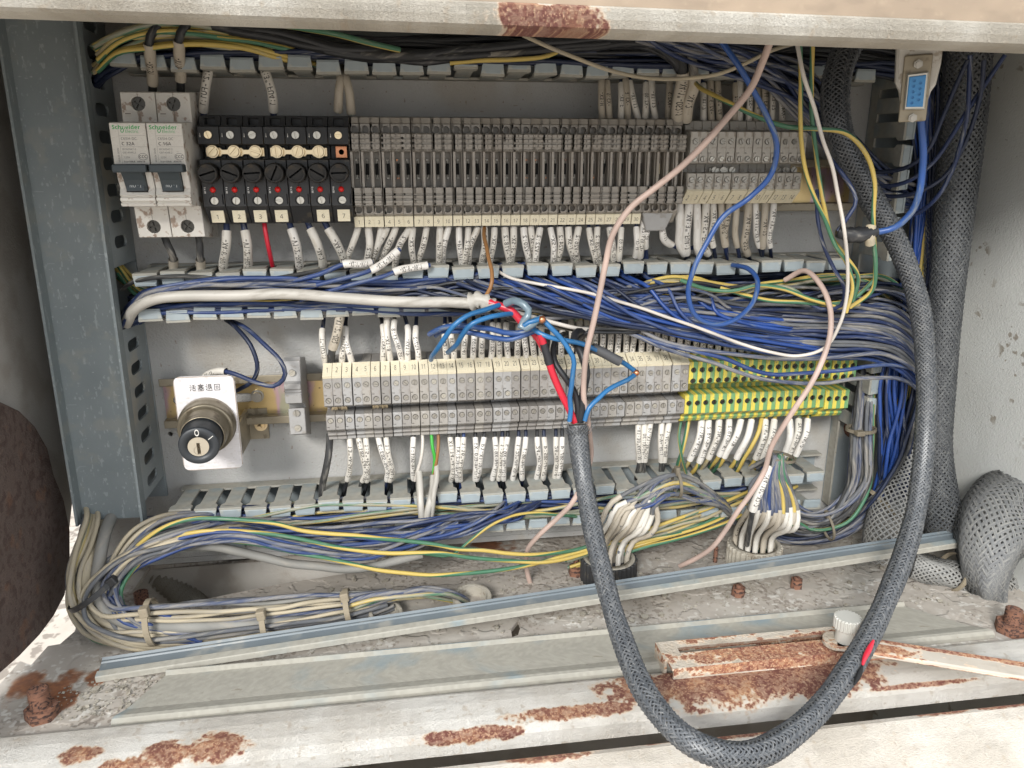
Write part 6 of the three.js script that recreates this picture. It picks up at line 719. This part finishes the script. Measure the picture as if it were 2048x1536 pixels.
{ const y = -0.2735, g = thing('duct_cover', 'wide loose duct cover lying flat behind the sill, dusty', 'duct cover', 'loose duct covers', V3(-0.146, y, 0.136));
  const pr = [[-0.0225, -0.0012], [-0.0225, 0.0032], [-0.0215, 0.0034], [-0.0208, 0.0006], [0.006, 0.0016], [0.0128, 0.0036], [0.0148, 0.0034], [0.0158, 0.0012], [0.0158, -0.0012], [0.0145, -0.0012], [0.0128, 0.001], [-0.014, -0.0012]];
  const geo = strip(V3(0, 0, 0), V3(0.478, 0, -0.004), pr); { const p = geo.attributes.position; for (let i = 0; i < p.count; i++) if (p.getX(i) < 0.1) p.setX(i, p.getX(i) - p.getZ(i) * 0.45); else p.setX(i, p.getX(i) + p.getZ(i) * 0.9); }
  part(g, 'channel', geo, M.pvcDust); }
T.rustPaint = peel(1024, 256, 0, 0.2, 0, 0.05, [C(190, 180, 166), C(172, 160, 144)], [[0.03, 0.03, 0.03, 0.012, 1, 0.3], [0.09, 0.02, 0.04, 0.014, 1, 0.35], [0.14, 0.035, 0.03, 0.012, 1, 0.5], [0.06, 0.005, 0.05, 0.008, 1, 0.4], [0.17, 0.01, 0.03, 0.01, 1, 0.3], [0.12, 0.05, 0.05, 0.006, 1, 0.4]], { flecks: 0.6 }); T.rustPaint.repeat.set(5, 20);
T.pvcDark = rep(dtex(256, 256, (u, v) => mix3(mix3(C(112, 120, 124), C(98, 106, 111), fbm(u * 8, v * 8, 2, 4, 8, 8)), C(160, 154, 142), 0.6 * sst(0.55, 0.75, fbm(u * 6, v * 6, 33, 5, 6, 6)))), 0.1);
M.pvcDark.map = T.pvcDark; M.rustPaint = std({ map: T.rustPaint, roughness: 0.85, bumpMap: T.grit, bumpScale: 0.0006 });
{ // stay bracket with a long slot, its arm and thumb screw
  const a = F(1322, 1296, -0.262), b = F(1740, 1262, -0.262), g = thing('stay_bracket', 'rusty folded bracket with a long slot bolted on the sill', 'bracket', null, V3(a.x, -0.268, 0.15)), L = b.x - a.x;
  const top = cut(box(0, L, 0.0045, 0.006, -0.01, 0.014), boxTool(0.009, L - 0.014, 0, 0.01, -0.0035, 0.0012));
  part(g, 'top_plate', top, M.rustPaint); part(g, 'front_flange', box(0.001, L, -0.001, 0.0045, 0.0125, 0.014), M.rustPaint); part(g, 'end_flange', box(-0.0015, 0, -0.004, 0.006, -0.01, 0.006), M.rustPaint); part(g, 'back_flange', box(0.001, L, -0.003, 0.0045, -0.01, -0.0085), M.rustPaint);
  const p0 = F(1668, 1278, -0.2595), p1 = F(2130, 1352, -0.2595), arm = thing('door_stay', 'flat painted stay arm with rusty edges reaching past the side wall', 'stay', null, p0);
  const armTex = peel(1024, 128, 0, 0.2, 0, 0.03, [C(196, 188, 176), C(180, 170, 156)], [[0.02, 0.004, 0.02, 0.006, 1, 0.4], [0.06, 0.026, 0.05, 0.003, 1, 0.5], [0.1, 0.027, 0.03, 0.003, 1, 0.4], [0.04, 0.012, 0.01, 0.004, 0.8, 0.3]], { flecks: 0.35 }); armTex.repeat.set(5, 33);
  const d = p1.clone().sub(p0); part(arm, 'bar', tri(new RoundedBoxGeometry(d.length(), 0.003, 0.0145, 2, 0.001).translate(d.length() / 2, 0, 0.002)), std({ map: armTex, roughness: 0.8 }), [0, 0, 0], [0, -Math.atan2(d.z, d.x), 0]);
  part(arm, 'rounded_end', tri(new THREE.CylinderGeometry(0.0072, 0.0072, 0.003, 24)), M.rustPaint, [0.0, 0, 0.002]);
  const k = F(1690, 1280, -0.258), s = thing('thumb_screw', 'knurled grey thumb screw standing on the stay bracket', 'thumb screw', null, k), st = []; for (let i = 0; i < 96; i++) { const r = i % 4 < 2 ? 0.0073 : 0.0066, q = i / 96 * 2 * Math.PI; st.push(new THREE.Vector2(r * Math.cos(q), r * Math.sin(q))); }
  part(s, 'head', tri(new THREE.ExtrudeGeometry(new THREE.Shape(st), { depth: 0.006, bevelEnabled: true, bevelSize: 0.0005, bevelThickness: 0.0005, bevelOffset: -0.0005, bevelSegments: 2 }).rotateX(-Math.PI / 2).translate(0, 0.0085, 0)), M.alu); part(s, 'shank', tri(new THREE.CylinderGeometry(0.0053, 0.0055, 0.009, 24).translate(0, 0.0045, 0)), M.alu);
}
function bolt(label, base, r, h, nutR, name = 'bolt') { const g = thing(name, label, 'bolt', 'rusty bolts on the floor', base), pr = [[0.0001, h], [r * 0.8, h]], n = Math.round(h / 0.0017); for (let i = 0; i <= n; i++) { const y = h - 0.0005 - i * (h - 0.0006) / n; pr.push([r, y], [r * 0.8, Math.max(0, y - 0.0008)]); } pr.push([r * 0.86, 0]);
  part(g, 'thread', tri(new THREE.LatheGeometry(pr.map(([a, b]) => new THREE.Vector2(a, b)), 18)), M.bolt); if (nutR) part(g, 'nut', tri(new THREE.CylinderGeometry(nutR * 0.97, nutR, 0.006, 6).translate(0, 0.003, 0)), M.bolt, null, [0, rr(0, 1), 0]); return g; }
bolt('stout rusty threaded bolt at the corner by the rusted gusset plate', F(86, 1432, -0.275), 0.005, 0.0165, 0.0082);
bolt('stout rusty threaded bolt beside the folded mesh sleeve', F(2020, 1262, -0.275), 0.0048, 0.0155, 0.009);
bolt('small rusty bolt beside the black gland', F(1152, 1148, -0.275), 0.0022, 0.015, 0.0055); bolt('small rusty bolt in front of the second gland', F(1476, 1190, -0.275), 0.0022, 0.008, 0.0045); bolt('small rusty bolt near the hose on the floor', F(1592, 1174, -0.275), 0.0022, 0.0075, 0.0042); bolt('thin rusty stud between the two glands', F(1430, 1124, -0.275), 0.0016, 0.012, 0);
function gland(label, c, r, ri, h, teeth, mat, topMat) { const g = thing('cable_gland', label, 'cable gland', 'cable glands in the floor', c), st = []; for (let i = 0; i < teeth * 4; i++) { const q = i / (teeth * 4) * 2 * Math.PI, k = i % 4 < 2 ? r : r * 0.93; st.push(new THREE.Vector2(k * Math.cos(q), k * Math.sin(q))); }
  const s = new THREE.Shape(st); s.holes.push(new THREE.Path().absarc(0, 0, ri, 0, Math.PI * 2, true)); part(g, 'ridged_nut', tri(new THREE.ExtrudeGeometry(s, { depth: h, bevelEnabled: true, bevelSize: 0.0006, bevelThickness: 0.0006, bevelOffset: -0.0006, bevelSegments: 1, curveSegments: 24 }).rotateX(-Math.PI / 2)), mat);
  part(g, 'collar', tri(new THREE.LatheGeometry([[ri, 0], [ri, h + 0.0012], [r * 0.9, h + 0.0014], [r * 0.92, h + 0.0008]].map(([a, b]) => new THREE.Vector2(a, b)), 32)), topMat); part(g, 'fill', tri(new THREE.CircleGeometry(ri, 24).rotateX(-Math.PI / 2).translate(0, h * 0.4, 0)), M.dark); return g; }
gland('black ridged cable gland under the bundle of white sleeves', V3(G1.x, -0.275, G1.z), 0.0192, 0.0135, 0.0155, 30, std({ map: T.black, color: 0xffffff, roughness: 0.6 }), M.dusty);
gland('dusty grey ridged cable gland behind the slanted cover', V3(G2.x, -0.275, G2.z), 0.019, 0.0145, 0.0145, 30, M.dusty, M.dusty);
function ring(label, c, r, h, tiltX) { const g = solo('conduit_ring', label, 'conduit ring', 'floor rings', tri(new THREE.LatheGeometry([[r * 0.74, -0.006], [r * 0.74, h * 0.9], [r * 0.8, h], [r * 0.96, h], [r, h * 0.86], [r, 0]].map(([a, b]) => new THREE.Vector2(a, b)), 32)), M.dusty, c); g.rotation.x = tiltX; return g; }
ring('dusty round ring in the floor swallowing the wire bundle', F(944, 1208, -0.275), 0.0128, 0.007, 0.1); ring('smaller dusty ring behind the tied bundle', F(772, 1238, -0.275), 0.0105, 0.006, 0.1);
{ const w = [F(286, 1128, -0.283), F(326, 1158, -0.292), F(366, 1190, -0.302), F(410, 1226, -0.31)]; solo('flexible_conduit', 'ribbed grey conduit down in the floor opening', 'conduit', null, tube(curveOf(w), (t) => 0.0085 + 0.0009 * Math.sin(t * 110), { org: w[0], seg: 140, rad: 16 }), M.dusty, w[0]); }
{ // rusty nut block and plate beyond the opening
  bolt('rusty bolt end inside the floor opening', F(286, 1216, -0.279), 0.0045, 0.012, 0); }
// cable ties: a flat band round the bundle and a square head
function tie(label, u, v, z, rx, ry, ang, mat, headAt = 0.5, wd = 0.0032) {
  const c = P(u, v, z), g = thing('cable_tie', label, 'cable tie', 'cable ties', c), o = new THREE.Shape(), N = 36, pt = (k, f) => { const q = k / N * 2 * Math.PI; return [(rx + f) * Math.cos(q), (ry + f) * Math.sin(q)]; };
  const s = new THREE.Shape([...Array(N).keys()].map((k) => new THREE.Vector2(...pt(k, 0.0007)))); s.holes.push(new THREE.Path([...Array(N).keys()].map((k) => new THREE.Vector2(...pt(k, -0.0003)))));
  g.rotation.z = ang; const band = tri(new THREE.ExtrudeGeometry(s, { depth: wd, bevelEnabled: false }).translate(0, 0, -wd / 2).rotateY(-Math.PI / 2)); // local: x = tie axis, y and z span the loop
  part(g, 'band', band, mat); const q = headAt * Math.PI; part(g, 'head', tri(new RoundedBoxGeometry(wd * 1.6, 0.0058, 0.005, 2, 0.0008)), mat, [0, ry * Math.sin(q) * 1, rx * Math.cos(q) + 0.0015]);
  return g;
}
const tieDust = std({ map: T.dustWhite, color: 0xd8cfc0, roughness: 0.8 }), tieDark = std({ map: T.black, roughness: 0.5 }), tieGrey = std({ map: T.dustWhite, color: 0xa8a298, roughness: 0.7 });
tie('dusty cable tie round the corner loop where it turns along the floor', 305, 1244, 0.084, 0.0115, 0.0135, 0.08, tieDust, 0.33); tie('dusty cable tie in the middle of the run towards the floor rings', 533, 1244, 0.08, 0.011, 0.0115, 0.12, tieDust, 0.33); tie('dusty cable tie last before the floor rings', 697, 1214, 0.074, 0.0105, 0.011, 0.14, tieDust, 0.4); tie('black cable tie slung diagonally round the corner loop', 186, 1184, 0.076, 0.0125, 0.015, -1.0, tieDark, 0.45);
tie('thin tie round the arch of wires above the black gland', 1354, 966, 0.065, 0.008, 0.009, 0.1, tieGrey, 0.5, 0.0018); tie('thin tie gathering the wires over the second gland', 1562, 914, 0.06, 0.009, 0.0085, 1.45, tieGrey, 0.3, 0.0018); tie('thin tie at the bottom of the U bundle', 1655, 1052, 0.057, 0.008, 0.01, 0.25, tieGrey, 0.5, 0.0016); tie('grey tie holding the bundle beside the panel bolt', 1722, 858, 0.054, 0.0075, 0.0095, 1.57, tieGrey, 0.2, 0.0022); tie('pale tie round the dark blue wires at the foot of the vertical duct', 1764, 1008, 0.048, 0.009, 0.013, 0.75, tieDust, 0.1, 0.0028); tie('pale cable tie with a square head round the mesh sleeve on the floor', 1905, 1144, 0.088, 0.012, 0.0125, -0.35, tieDust, 0.3, 0.003);
{ // paint flakes and dirt scattered on the floor
  const fl = []; for (let i = 0; i < 1500; i++) { const d = rnd(), x = d < 0.2 ? rr(-0.19, -0.13) : rr(-0.06, 0.37), z = d < 0.2 ? rr(0.112, 0.142) : rr(0.02, 0.112); const n = 4 + Math.floor(rnd() * 3), r = rnd() < 0.1 ? rr(0.0012, 0.0028) : rr(0.0003, 0.001), g = new THREE.CylinderGeometry(r, r * 0.9, r * rr(0.15, 0.6), n).scale(1, 1, rr(0.5, 1)).rotateX(rr(-0.4, 0.4)).rotateY(rr(0, 6)).translate(x, -0.2748 + r * 0.2, z); fl.push(g); }
  solo('paint_flakes', 'loose paint flakes and grit scattered over the floor', 'debris', null, tri(merge(fl)), M.dusty, null, 'stuff'); }
paintSleeves();
renderer.render(scene, camera);
